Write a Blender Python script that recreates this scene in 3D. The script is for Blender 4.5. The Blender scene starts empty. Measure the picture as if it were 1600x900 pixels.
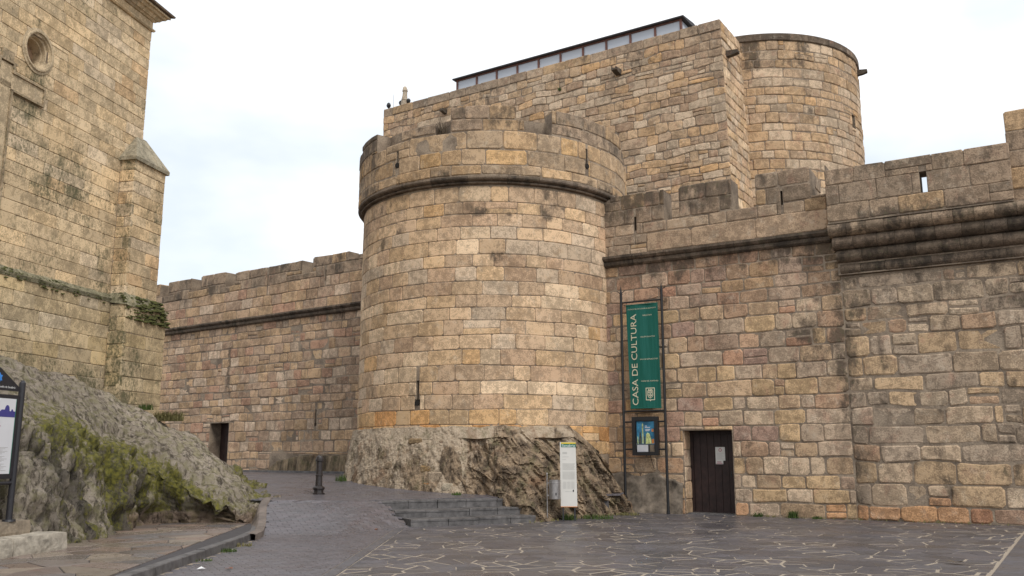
import bpy, math, random
from mathutils import Vector, noise
R = math.radians
rnd = random.Random(7)

# ------------------------------------------------------------------ camera, world, sun, exposure
scene = bpy.context.scene
col = scene.collection
CAMZ = 1.6
PITCH = math.atan(260 / 1382)
cam_d = bpy.data.cameras.new('camera')
cam_d.sensor_width = 36.0
cam_d.lens = 36.0 * 1382 / 1600
cam_d.clip_start = 0.1
cam_d.clip_end = 3000
cam = bpy.data.objects.new('camera', cam_d)
cam.location = (0, 0, CAMZ)
cam.rotation_euler = (math.pi / 2 + PITCH, 0, 0)
col.objects.link(cam)
scene.camera = cam

world = bpy.data.worlds.new('World')
scene.world = world
world.use_nodes = True
nt = world.node_tree
nt.nodes.clear()
def wn(t, **k):
    n = nt.nodes.new(t)
    for a, b in k.items(): setattr(n, a, b)
    return n
w_out = wn('ShaderNodeOutputWorld')
w_sky = wn('ShaderNodeTexSky', sky_type='NISHITA')
w_sky.sun_disc = False
w_sky.sun_elevation = R(48)
w_sky.sun_rotation = R(150)
w_bg1 = wn('ShaderNodeBackground'); w_bg1.inputs[1].default_value = 0.12
nt.links.new(w_sky.outputs[0], w_bg1.inputs[0])
w_tc = wn('ShaderNodeTexCoord')
w_mp = wn('ShaderNodeMapping'); w_mp.inputs['Scale'].default_value = (1.0, 1.0, 2.2)
w_mp.inputs['Location'].default_value = (0.6, 0.2, 0.3)
nt.links.new(w_tc.outputs['Generated'], w_mp.inputs[0])
w_no = wn('ShaderNodeTexNoise'); w_no.inputs['Scale'].default_value = 2.6; w_no.inputs['Detail'].default_value = 5
nt.links.new(w_mp.outputs[0], w_no.inputs['Vector'])
w_cr = wn('ShaderNodeValToRGB')
w_cr.color_ramp.elements[0].position = 0.36; w_cr.color_ramp.elements[0].color = (0.66, 0.715, 0.77, 1)
w_cr.color_ramp.elements[1].position = 0.62; w_cr.color_ramp.elements[1].color = (0.985, 0.99, 1.0, 1)
nt.links.new(w_no.outputs[0], w_cr.inputs[0])
w_bg2 = wn('ShaderNodeBackground'); w_bg2.inputs[1].default_value = 0.90
nt.links.new(w_cr.outputs[0], w_bg2.inputs[0])
w_mx = wn('ShaderNodeMixShader'); w_mx.inputs[0].default_value = 0.9
nt.links.new(w_bg1.outputs[0], w_mx.inputs[1]); nt.links.new(w_bg2.outputs[0], w_mx.inputs[2])
nt.links.new(w_mx.outputs[0], w_out.inputs[0])

sun_d = bpy.data.lights.new('sun', 'SUN')
sun_d.energy = 1.25
sun_d.angle = R(14)
sun_d.color = (1.0, 0.95, 0.88)
sun = bpy.data.objects.new('sun', sun_d)
sd = Vector((0.5 * math.cos(R(48)), -0.866 * math.cos(R(48)), math.sin(R(48))))
sun.rotation_euler = sd.to_track_quat('Z', 'Y').to_euler()
sun.location = (20, -30, 40)
col.objects.link(sun)

scene.view_settings.view_transform = 'Standard'
scene.view_settings.look = 'None'
scene.view_settings.exposure = 0.6
scene.view_settings.gamma = 1.0
scene.view_settings.use_curve_mapping = False

# ------------------------------------------------------------------ materials
MATS = {}
class NT:
    def __init__(s, name):
        s.m = bpy.data.materials.new(name); s.m.use_nodes = True
        s.t = s.m.node_tree; s.b = s.t.nodes['Principled BSDF']
        MATS[name] = s.m
    def n(s, t, **k):
        x = s.t.nodes.new(t)
        for a, b in k.items():
            if a.startswith('i_'):
                x.inputs[a[2:].replace('_', ' ')].default_value = b
            else: setattr(x, a, b)
        return x
    def l(s, a, b): s.t.links.new(a, b)
    def pos(s, sx=1, sy=1, sz=1, rot=(0, 0, 0)):
        g = s.n('ShaderNodeNewGeometry')
        m = s.n('ShaderNodeMapping'); m.inputs['Scale'].default_value = (sx, sy, sz); m.inputs['Rotation'].default_value = rot
        s.l(g.outputs['Position'], m.inputs[0]); return m.outputs[0]
    def noise(s, vec, scale, detail=4, rough=0.55, dist=0.0):
        x = s.n('ShaderNodeTexNoise'); x.inputs['Scale'].default_value = scale; x.inputs['Detail'].default_value = detail
        x.inputs['Roughness'].default_value = rough; x.inputs['Distortion'].default_value = dist
        s.l(vec, x.inputs['Vector']); return x.outputs['Fac']
    def ramp(s, f, stops):
        x = s.n('ShaderNodeValToRGB'); e = x.color_ramp.elements
        while len(e) < len(stops): e.new(0.5)
        for q, (p, c) in zip(e, stops):
            q.position = p; q.color = (c, c, c, 1) if not hasattr(c, '__len__') else (*c, 1)
        s.l(f, x.inputs[0]); return x.outputs[0]
    def math(s, op, a, b=None, c=None, clamp=False):
        x = s.n('ShaderNodeMath', operation=op); x.use_clamp = clamp
        for i, v in enumerate((a, b, c)):
            if v is None: continue
            if hasattr(v, 'is_linked') or hasattr(v, 'links'): s.l(v, x.inputs[i])
            else: x.inputs[i].default_value = v
        return x.outputs[0]
    def mix(s, f, a, b, mode='MIX'):
        x = s.n('ShaderNodeMix', data_type='RGBA', blend_type=mode)
        for sock, v in ((x.inputs[0], f), (x.inputs[6], a), (x.inputs[7], b)):
            if hasattr(v, 'links'): s.l(v, sock)
            elif hasattr(v, '__len__'): sock.default_value = (*v, 1)
            else: sock.default_value = v
        return x.outputs[2]
    def bump(s, h, strength=0.5, dist=0.02, prev=None):
        x = s.n('ShaderNodeBump'); x.inputs['Strength'].default_value = strength; x.inputs['Distance'].default_value = dist
        s.l(h, x.inputs['Height'])
        if prev is not None: s.l(prev, x.inputs['Normal'])
        return x.outputs[0]
    def fin(s, color=None, rough=0.9, normal=None, spec=0.3, metal=0.0):
        if color is not None:
            if hasattr(color, 'links'): s.l(color, s.b.inputs['Base Color'])
            else: s.b.inputs['Base Color'].default_value = (*color, 1)
        if hasattr(rough, 'links'): s.l(rough, s.b.inputs['Roughness'])
        else: s.b.inputs['Roughness'].default_value = rough
        if normal is not None: s.l(normal, s.b.inputs['Normal'])
        s.b.inputs['Specular IOR Level'].default_value = spec
        s.b.inputs['Metallic'].default_value = metal
        return s.m

def masonry_mat(name, dark=(0.075, 0.058, 0.045), patch=(0.36, 0.22, 0.11), patchamt=0.35, lich=(0.11, 0.095, 0.06), bumpd=0.03, pale=0.3, spot=9.0):
    t = NT(name)
    at = t.n('ShaderNodeAttribute', attribute_name='tint')
    p = t.pos()
    big = t.noise(p, 1.1, 3); mid = t.noise(p, 5.5, 5, 0.65); fine = t.noise(p, 30, 4, 0.7)
    pn = t.noise(t.pos(1.3, 1.3, 1.0), 2.3, 4, 0.6, 0.4)
    c = at.outputs['Color']
    c = t.mix(t.math('MULTIPLY', t.ramp(pn, [(0.56, 0.0), (0.72, 1.0)]), patchamt), c, patch)
    pw = t.noise(t.pos(1, 1, 0.8), 3.7, 6, 0.7)
    c = t.mix(t.math('MULTIPLY', t.ramp(pw, [(0.55, 0.0), (0.70, 1.0)]), pale), c, (0.46, 0.41, 0.33))
    v = t.math('ADD', t.math('MULTIPLY', mid, 0.75), t.math('MULTIPLY', fine, 0.75))
    v = t.math('ADD', v, t.math('MULTIPLY', big, 0.45))
    c = t.mix(1.0, c, t.ramp(v, [(0.66, 0.60), (0.98, 1.02), (1.26, 1.40)]), 'MULTIPLY')
    # small pits and dark lichen, more of them where the grime value is high
    gr = at.outputs['Alpha']
    gn = t.noise(t.pos(1, 1, 0.55), 3.0, 7, 0.72)
    thr = t.math('SUBTRACT', 0.80, t.math('MULTIPLY', gr, 0.46))
    gf = t.math('MULTIPLY', t.math('SUBTRACT', gn, thr), 6.0, clamp=True)
    c = t.mix(t.math('MULTIPLY', gf, 0.82), c, dark)
    gn2 = t.noise(t.pos(1, 1, .7), spot, 5, 0.7)
    thr2 = t.math('SUBTRACT', 0.76 if spot < 10 else 0.74, t.math('MULTIPLY', gr, 0.24 if spot < 10 else 0.34))
    gf2 = t.math('MULTIPLY', t.math('SUBTRACT', gn2, thr2), 10.0, clamp=True)
    c = t.mix(t.math('MULTIPLY', gf2, 0.75), c, lich)
    h = t.math('ADD', t.math('MULTIPLY', mid, 0.6), t.math('MULTIPLY', fine, 0.35))
    return t.fin(c, 0.93, t.bump(h, 0.9, bumpd), 0.2)

masonry_mat('warm_granite')
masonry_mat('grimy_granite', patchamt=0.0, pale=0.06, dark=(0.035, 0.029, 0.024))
masonry_mat('rubble_granite', patch=(0.30, 0.16, 0.11), patchamt=0.45, bumpd=0.045)
masonry_mat('church_ashlar', patch=(0.34, 0.24, 0.12), patchamt=0.25, lich=(0.085, 0.085, 0.045), bumpd=0.012, pale=0.15, dark=(0.115, 0.105, 0.062), spot=15.0)

def simple(name, color, rough=0.6, metal=0.0, spec=0.4, var=0.25, scale=12, bd=0.004, bs=0.4):
    t = NT(name); p = t.pos()
    n = t.noise(p, scale, 5, 0.65)
    c = t.mix(1.0, color, t.ramp(n, [(0.3, 1 - var), (0.7, 1 + var)]), 'MULTIPLY')
    return t.fin(c, rough, t.bump(n, bs, bd), spec, metal)

t = NT('mortar'); p = t.pos()
n1 = t.noise(p, 1.7, 5, 0.6); n2 = t.noise(p, 22, 4, 0.7)
c = t.mix(t.ramp(n1, [(0.40, 0.0), (0.60, 1.0)]), (0.19, 0.148, 0.112), (0.33, 0.262, 0.195))
c = t.mix(1.0, c, t.ramp(n2, [(0.3, 0.7), (0.7, 1.2)]), 'MULTIPLY')
t.fin(c, 0.95, t.bump(n2, 0.8, 0.02), 0.15)

def rock_mat(name, kind):
    t = NT(name)
    at = t.n('ShaderNodeAttribute', attribute_name='tint')
    if kind == 'outcrop':
        pst = t.pos(1, 1, 0.35); a = t.noise(t.pos(1.0, 1.0, 1.0), 1.6, 6, 0.62); b = t.noise(pst, 9, 6, 0.75, 0.3); f = t.noise(t.pos(), 26, 5, 0.75)
        c = t.mix(t.ramp(b, [(0.42, 0.0), (0.54, 1.0)]), (0.058, 0.046, 0.033), (0.29, 0.245, 0.19))
        c = t.mix(t.ramp(a, [(0.48, 0.0), (0.66, 0.40)]), c, (0.18, 0.150, 0.108))
        c = t.mix(t.ramp(t.math('ADD', f, t.math('MULTIPLY', b, 0.6)), [(0.88, 0.0), (1.0, 0.6)]), c, (0.42, 0.38, 0.325))
        c = t.mix(t.ramp(t.noise(t.pos(1, 1, 1), 4.3, 6, 0.7), [(0.46, 0.0), (0.60, 0.65)]), c, (0.200, 0.180, 0.095))
        c = t.mix(1.0, c, at.outputs['Color'], 'MULTIPLY')
        mo = at.outputs['Alpha']
        mn = t.math('ADD', t.math('MULTIPLY', t.noise(t.pos(1, 1, 0.22), 6.5, 7, 0.75), 0.62), t.math('MULTIPLY', t.noise(t.pos(), 17, 5, 0.8), 0.38))
        mf = t.math('MULTIPLY', t.math('SUBTRACT', mn, t.math('SUBTRACT', 0.705, t.math('MULTIPLY', mo, 0.30))), 11.0, clamp=True)
        mc = t.mix(t.ramp(t.noise(t.pos(), 13, 4), [(0.35, 0.0), (0.65, 1.0)]), (0.045, 0.045, 0.011), (0.190, 0.175, 0.028))
        c = t.mix(t.math('MULTIPLY', mf, 0.92), c, mc)
        h = t.math('ADD', t.math('MULTIPLY', b, 1.0), t.math('MULTIPLY', f, 0.5))
        return t.fin(c, t.ramp(f, [(0.3, 0.55), (0.6, 0.9)]), t.bump(h, 1.0, 0.06), 0.3)
    else:
        rot = (0, R(22), 0)
        st = t.noise(t.pos(2.2, 2.2, 0.42, rot), 1.7, 8, 0.74, 0.5)
        a = t.noise(t.pos(), 1.25, 5, 0.6, 0.5); f = t.noise(t.pos(), 20, 6, 0.75)
        c = t.mix(t.ramp(st, [(0.42, 0.0), (0.58, 1.0)]), (0.080, 0.060, 0.044), (0.30, 0.225, 0.155))
        pl = t.mix(t.ramp(f, [(0.35, 0.0), (0.65, 1.0)]), (0.30, 0.235, 0.17), (0.50, 0.425, 0.34))
        mo = at.outputs['Alpha']   # amount of old render still clinging to the rock
        pf = t.math('MULTIPLY', t.math('SUBTRACT', t.math('ADD', t.noise(t.pos(1.1, 1.1, 0.8), 1.9, 7, 0.68, 0.3), t.math('MULTIPLY', mo, 0.5)), 0.72), 9.0, clamp=True)
        c = t.mix(t.math('MULTIPLY', pf, 0.9), c, pl)
        c = t.mix(t.ramp(st, [(0.60, 0.0), (0.70, 0.6)]), c, (0.40, 0.35, 0.29))
        c = t.mix(t.ramp(a, [(0.58, 0.0), (0.66, 0.5)]), c, (0.16, 0.085, 0.045))
        gz = t.noise(t.pos(1, 1, .7), 2.6, 7, 0.75)
        c = t.mix(t.ramp(gz, [(0.52, 0.0), (0.62, 0.55)]), c, (0.105, 0.098, 0.048))
        c = t.mix(t.ramp(f, [(0.56, 0.0), (0.68, 0.6)]), c, (0.44, 0.37, 0.29))
        c = t.mix(1.0, c, at.outputs['Color'], 'MULTIPLY')
        h = t.math('ADD', st, t.math('MULTIPLY', f, 0.45))
        return t.fin(c, 0.85, t.bump(h, 1.0, 0.035), 0.25)
rock_mat('outcrop_rock', 'outcrop')
rock_mat('tower_rock', 'tower')

def slate_mat(name, base, wet=(0.28, 0.62), bd=0.006, warm=(0.115, 0.090, 0.078)):
    t = NT(name)
    at = t.n('ShaderNodeAttribute', attribute_name='tint')
    p = t.pos(); a = t.noise(p, 0.7, 4); b = t.noise(p, 9, 6, 0.7); f = t.noise(p, 55, 4, 0.7)
    c = t.mix(1.0, at.outputs['Color'], t.ramp(b, [(0.3, 0.75), (0.7, 1.3)]), 'MULTIPLY')
    c = t.mix(t.ramp(t.noise(p, 2.3, 6, 0.7), [(0.58, 0.0), (0.75, 0.5)]), c, warm)
    c = t.mix(1.0, c, t.ramp(f, [(0.3, 0.85), (0.7, 1.15)]), 'MULTIPLY')
    r = t.ramp(t.math('ADD', t.math('MULTIPLY', a, 0.6), t.math('MULTIPLY', b, 0.4)), [(0.35, wet[0]), (0.62, wet[1])])
    return t.fin(c, r, t.bump(t.math('ADD', b, t.math('MULTIPLY', f, 0.4)), 0.8, bd), 0.5)
slate_mat('slate_flag', None, (0.22, 0.58))
slate_mat('red_flag', None, (0.10, 0.50), 0.014, (0.20, 0.10, 0.065))
slate_mat('sett_slate', None, (0.20, 0.50))

t = NT('paving_mortar'); p = t.pos()
n1 = t.noise(p, 0.9, 4, 0.6); n2 = t.noise(p, 30, 4, 0.7)
c = t.mix(t.ramp(n1, [(0.30, 0.0), (0.40, 1.0)]), (0.085, 0.075, 0.072), (0.33, 0.275, 0.215))
t.fin(c, 0.85, t.bump(n2, 0.6, 0.01), 0.2)
simple('dark_bed', (0.065, 0.060, 0.062), 0.85, var=0.3)
simple('earth', (0.12, 0.10, 0.075), 0.95, var=0.4, scale=1.0)
simple('kerb_slate', (0.105, 0.098, 0.096), 0.55, var=0.55, scale=5, bd=0.012)
simple('pale_block', (0.36, 0.32, 0.26), 0.85, var=0.45, scale=6, bd=0.03, bs=0.9)
simple('stained_render', (0.185, 0.150, 0.115), 0.9, var=0.75, scale=3.2, bd=0.02, bs=0.7)
simple('pink_block', (0.155, 0.125, 0.105), 0.6, var=0.4, scale=3, bd=0.03, bs=0.9)
simple('black_iron', (0.010, 0.010, 0.011), 0.45, 0.0, 0.5, var=0.4, scale=30)
simple('bollard_iron', (0.028, 0.022, 0.021), 0.4, 0.0, 0.5, var=0.5, scale=25)
simple('steel', (0.34, 0.32, 0.31), 0.42, 0.85, 0.5, var=0.25, scale=14)
simple('sign_black', (0.020, 0.019, 0.023), 0.4, 0.0, 0.5, var=0.2)
simple('white_panel', (0.62, 0.60, 0.56), 0.5, var=0.04, scale=3, bs=0.05)
simple('map_panel', (0.60, 0.60, 0.62), 0.45, var=0.04, scale=3, bs=0.05)
simple('cream_ink', (0.62, 0.58, 0.42), 0.6, var=0.05, bs=0)
simple('white_ink', (0.75, 0.75, 0.74), 0.6, var=0.03, bs=0)
simple('grey_ink', (0.36, 0.35, 0.34), 0.6, var=0.05, bs=0)
simple('pale_grey_ink', (0.48, 0.47, 0.44), 0.6, var=0.05, bs=0)
simple('navy_ink', (0.05, 0.045, 0.20), 0.6, var=0.05, bs=0)
simple('crimson_ink', (0.34, 0.03, 0.08), 0.6, var=0.05, bs=0)
simple('blue_ink', (0.04, 0.22, 0.62), 0.5, var=0.2, bs=0)
simple('green_ink', (0.01, 0.15, 0.10), 0.5, var=0.05, bs=0)
simple('yellow_ink', (0.62, 0.46, 0.04), 0.5, var=0.05, bs=0)
simple('orange_ink', (0.60, 0.22, 0.05), 0.5, var=0.05, bs=0)
simple('sky_ink', (0.03, 0.17, 0.30), 0.3, var=0.6, scale=5, bs=0)
simple('tower_ink', (0.50, 0.55, 0.22), 0.3, var=0.6, scale=14, bs=0)
simple('dusk_ink', (0.06, 0.07, 0.05), 0.3, var=0.6, scale=14, bs=0)
simple('door_wood', (0.026, 0.012, 0.010), 0.55, var=0.5, scale=6, bd=0.004)
simple('window_wood', (0.13, 0.055, 0.040), 0.6, var=0.3, scale=5)
simple('roof_slate', (0.045, 0.042, 0.045), 0.7, var=0.3, scale=5)
simple('hole_shade', (0.015, 0.013, 0.011), 0.95, var=0.2)  # near-black colour standing in for the shade inside holes
simple('moss', (0.065, 0.068, 0.018), 0.95, var=0.5, scale=14, bd=0.03, bs=1)
simple('grass_green', (0.060, 0.095, 0.020), 0.8, var=0.4, scale=9, bs=0)
simple('dry_grass', (0.17, 0.15, 0.060), 0.85, var=0.4, scale=9, bs=0)
simple('twig', (0.10, 0.075, 0.05), 0.9, var=0.3)
simple('leaf_brown', (0.20, 0.07, 0.025), 0.8, var=0.3)
t = NT('sky_tone_glass'); t.fin((0.42, 0.45, 0.50), 0.25, None, 0.5)  # pale grey-blue base colour stands for sky reflected in the panes
t = NT('banner_cloth'); p = t.pos()
wv = t.noise(t.pos(7, 7, 0.5), 1.0, 2); wf = t.noise(t.pos(40, 40, 40), 3, 2)
c = t.mix(t.ramp(wf, [(0.3, 0.0), (0.7, 1.0)]), (0.002, 0.088, 0.066), (0.003, 0.112, 0.085))
t.fin(c, 0.5, t.bump(wv, 0.6, 0.06), 0.35)

# ------------------------------------------------------------------ object helpers
def tag(o, label=None, cat=None, group=None, kind=None):
    if label: o['label'] = label
    if cat: o['category'] = cat
    if group: o['group'] = group
    if kind: o['kind'] = kind
    return o
def thing(name, loc, label, cat, group=None):
    o = bpy.data.objects.new(name, None); o.location = loc; o.empty_display_size = 0.3
    col.objects.link(o); return tag(o, label, cat, group)
def wloc(o):
    v = Vector((0, 0, 0))
    while o is not None: v += o.location; o = o.parent
    return v
def mesh(name, vs, fs, mats, parent=None, tint=None, mi=None, smooth=False, origin=None):
    """world-space vertices; the object's origin is put at its own middle (parents never rotate)"""
    n = len(vs)
    if origin is None:
        a = [min(v[i] for v in vs) for i in range(3)]; b = [max(v[i] for v in vs) for i in range(3)]
        origin = ((a[0] + b[0]) / 2, (a[1] + b[1]) / 2, (a[2] + b[2]) / 2)
    ox, oy, oz = origin
    me = bpy.data.meshes.new(name)
    me.from_pydata([(v[0] - ox, v[1] - oy, v[2] - oz) for v in vs], [], fs)
    if isinstance(mats, str): mats = [mats]
    for m in mats: me.materials.append(MATS[m])
    if mi: me.polygons.foreach_set('material_index', mi)
    if smooth: me.polygons.foreach_set('use_smooth', [True] * len(fs))
    if tint is not None:
        at = me.attributes.new('tint', 'FLOAT_COLOR', 'POINT')
        if len(tint) == n and hasattr(tint[0], '__len__'): flat = [x for c in tint for x in c]
        else: flat = list(tint) * n
        at.data.foreach_set('color', flat)
    o = bpy.data.objects.new(name, me); col.objects.link(o)
    p = wloc(parent) if parent else Vector((0, 0, 0))
    o.location = Vector(origin) - p
    if parent: o.parent = parent
    return o

class MB:
    def __init__(s): s.v = []; s.f = []; s.m = []; s.c = []
    def add(s, vs, fs, m=0, cols=None):
        k = len(s.v); s.v += vs; s.f += [tuple(i + k for i in f) for f in fs]; s.m += [m] * len(fs)
        s.c += cols if cols else [(0.3, 0.26, 0.2, 0.2)] * len(vs)
    def box(s, F, u0, u1, z0, z1, d0, d1, m=0, nu=1):
        """box in a frame F(u, z, d)"""
        vs = []; fs = []
        for i in range(nu + 1):
            u = u0 + (u1 - u0) * i / nu
            vs += [F(u, z0, d0), F(u, z0, d1), F(u, z1, d1), F(u, z1, d0)]
        for i in range(nu):
            a = 4 * i
            for q in range(4):
                r = (q + 1) % 4
                fs.append((a + q, a + r, a + 4 + r, a + 4 + q))
        fs += [(3, 2, 1, 0), (4 * nu, 4 * nu + 1, 4 * nu + 2, 4 * nu + 3)]
        s.add(vs, fs, m)
    def tube(s, p, q, r0, r1=None, n=10, m=0, cap=True):
        p = Vector(p); q = Vector(q); r1 = r0 if r1 is None else r1
        ax = (q - p).normalized(); a = ax.orthogonal().normalized(); b = ax.cross(a)
        vs = [tuple(p + (a * math.cos(2 * math.pi * i / n) + b * math.sin(2 * math.pi * i / n)) * r0) for i in range(n)]
        vs += [tuple(q + (a * math.cos(2 * math.pi * i / n) + b * math.sin(2 * math.pi * i / n)) * r1) for i in range(n)]
        fs = [(i, (i + 1) % n, n + (i + 1) % n, n + i) for i in range(n)]
        if cap: fs += [tuple(range(n - 1, -1, -1)), tuple(range(n, 2 * n))]
        s.add(vs, fs, m)
    def lathe(s, c, prof, n=24, m=0):
        vs = []; fs = []
        for r, z in prof:
            vs += [(c[0] + r * math.cos(2 * math.pi * i / n), c[1] + r * math.sin(2 * math.pi * i / n), c[2] + z) for i in range(n)]
        for k in range(len(prof) - 1):
            fs += [(k * n + i, k * n + (i + 1) % n, (k + 1) * n + (i + 1) % n, (k + 1) * n + i) for i in range(n)]
        fs += [tuple(range(n - 1, -1, -1)), tuple(range((len(prof) - 1) * n, len(prof) * n))]
        s.add(vs, fs, m)
    def prism(s, F, pts, d0, d1, m=0):
        """polygon (u, z) given counter-clockwise, extruded from depth d0 to d1"""
        n = len(pts)
        vs = [F(u, z, d0) for u, z in pts] + [F(u, z, d1) for u, z in pts]
        fs = [(i, (i + 1) % n, n + (i + 1) % n, n + i) for i in range(n)] + [tuple(range(n - 1, -1, -1)), tuple(range(n, 2 * n))]
        s.add(vs, fs, m)
    def build(s, name, mats, parent=None, smooth=False, tint=False):
        return mesh(name, s.v, s.f, mats, parent, s.c if tint else None, s.m, smooth)

def flat(O, e, n, batter=0.0, ztop=0.0, left=0.0):
    def F(u, z, d):
        k = batter * (ztop - z); uu = u - left * (ztop - z)
        return (O[0] + e[0] * uu + n[0] * (d + k), O[1] + e[1] * uu + n[1] * (d + k), z)
    return F
def cyl(c, r):
    """u is arc length, 0 facing the camera side (-y), growing to the right"""
    def F(u, z, d):
        a = u / r
        return (c[0] + (r + d) * math.sin(a), c[1] - (r + d) * math.cos(a), z)
    return F

# ------------------------------------------------------------------ masonry
PAL = {
 'tower':  [((.41,.32,.225),5), ((.37,.29,.215),4), ((.41,.31,.20),2.4), ((.43,.29,.15),.5), ((.39,.34,.28),3.5), ((.33,.245,.18),2), ((.49,.41,.31),3)],
 'towerlow':[((.42,.30,.17),4), ((.44,.27,.12),2.4), ((.40,.32,.22),4), ((.43,.23,.09),1), ((.37,.31,.25),2)],
 'parapet':[((.24,.195,.155),4), ((.195,.165,.135),4), ((.31,.23,.145),1.8), ((.28,.23,.18),3)],
 'tparapet':[((.36,.27,.175),4), ((.40,.28,.15),2.4), ((.30,.24,.175),3), ((.25,.21,.165),2)],
 'rubble': [((.33,.255,.18),4), ((.31,.265,.22),4), ((.38,.29,.18),3), ((.32,.225,.165),1.8), ((.27,.21,.175),1.4), ((.40,.34,.27),2.5), ((.33,.20,.145),.5)],
 'right':  [((.30,.25,.195),4), ((.27,.235,.20),4), ((.35,.27,.18),3), ((.36,.31,.25),2.5), ((.30,.215,.155),1)],
 'wallb':  [((.34,.26,.19),4), ((.28,.22,.175),4), ((.36,.27,.18),3), ((.30,.19,.145),2.2), ((.42,.36,.30),2.2), ((.33,.25,.165),2)],
 'keep':   [((.34,.26,.18),4), ((.30,.24,.185),4), ((.38,.27,.165),3), ((.41,.27,.14),.6), ((.37,.32,.26),4), ((.27,.20,.15),2)],
 'turret': [((.35,.265,.18),4), ((.31,.245,.185),3), ((.38,.28,.18),2.5), ((.37,.32,.26),3.5), ((.40,.27,.15),.5)],
 'church': [((.43,.365,.26),5), ((.40,.34,.24),4), ((.45,.365,.24),3), ((.43,.38,.30),2), ((.43,.32,.20),.8)],
 'churchlow':[((.35,.30,.205),5), ((.33,.29,.21),4), ((.37,.31,.19),2), ((.34,.31,.25),2)],
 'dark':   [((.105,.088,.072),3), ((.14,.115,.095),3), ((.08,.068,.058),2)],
}
def pick(pal, r):
    items = PAL[pal]; s = sum(w for _, w in items); x = r.random() * s
    for c, w in items:
        x -= w
        if x <= 0: break
    av = [sum(x[0][i] * x[1] for x in items) / s for i in range(3)]
    sat = 0.72
    c = [av[i] + (c[i] - av[i]) * sat for i in range(3)]
    k = r.uniform(0.84, 1.18)
    return (min(1, c[0] * k * 1.115), min(1, c[1] * k * 1.0), min(1, c[2] * k * 0.88))

def subtract(rects, hole):
    ua, ub, za, zb = hole; out = []
    for (a, b, c, d) in rects:
        if b <= ua + 1e-4 or a >= ub - 1e-4 or d <= za + 1e-4 or c >= zb - 1e-4: out.append((a, b, c, d)); continue
        lo, hi = max(c, za), min(d, zb)
        if ub - ua < 0.3:
            if hi - lo < 0.25: lo, hi = (c if lo > c else lo), (d if hi < d else hi)
            if lo - c < 0.22: lo = c
            if d - hi < 0.22: hi = d
        if c < lo: out.append((a, b, c, lo))
        if d > hi: out.append((a, b, hi, d))
        if a < ua: out.append((a, ua, lo, hi))
        if b > ub: out.append((ub, b, lo, hi))
    return out

def layout(u0, u1, z0, z1, h, w, r, holes=(), hv=0.15, wv=0.35, split=0.04, zs=None, pair=0.0):
    if zs is None:
        zs = [z0]
        while zs[-1] < z1 - 0.6 * h: zs.append(zs[-1] + h * r.uniform(1 - hv, 1 + hv))
        k = (z1 - z0) / (zs[-1] - z0); zs = [z0 + (z - z0) * k for z in zs]
    rects = []; prev = []
    for a, b in zip(zs, zs[1:]):
        cuts = [u0]
        u = u0 + w * r.uniform(0.3, 1.0)
        while u < u1 - 0.35 * w:
            for _ in range(3):
                if any(abs(u - q) < 0.09 for q in prev): u += 0.11
            if u < u1 - 0.2 * w: cuts.append(u)
            u += w * r.uniform(1 - wv, 1 + wv) * (1.35 if r.random() < 0.12 else 1)
        cuts.append(u1); prev = cuts
        for c, d in zip(cuts, cuts[1:]):
            x = r.random()
            if x < split and b - a > 0.3:
                m = a + (b - a) * r.uniform(0.4, 0.6); rects += [(c, d, a, m), (c, d, m, b)]
            elif x < split + pair and d - c > 0.5:
                m = c + (d - c) * r.uniform(0.3, 0.7); q = a + (b - a) * r.uniform(.45, .6)
                rects += [(c, m, a, b), (m, d, a, q), (m, d, q, b)]
            else: rects.append((c, d, a, b))
    for hle in holes: rects = subtract(rects, hle)
    return [q for q in rects if q[1] - q[0] > 0.06 and q[3] - q[2] > 0.05]

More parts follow.
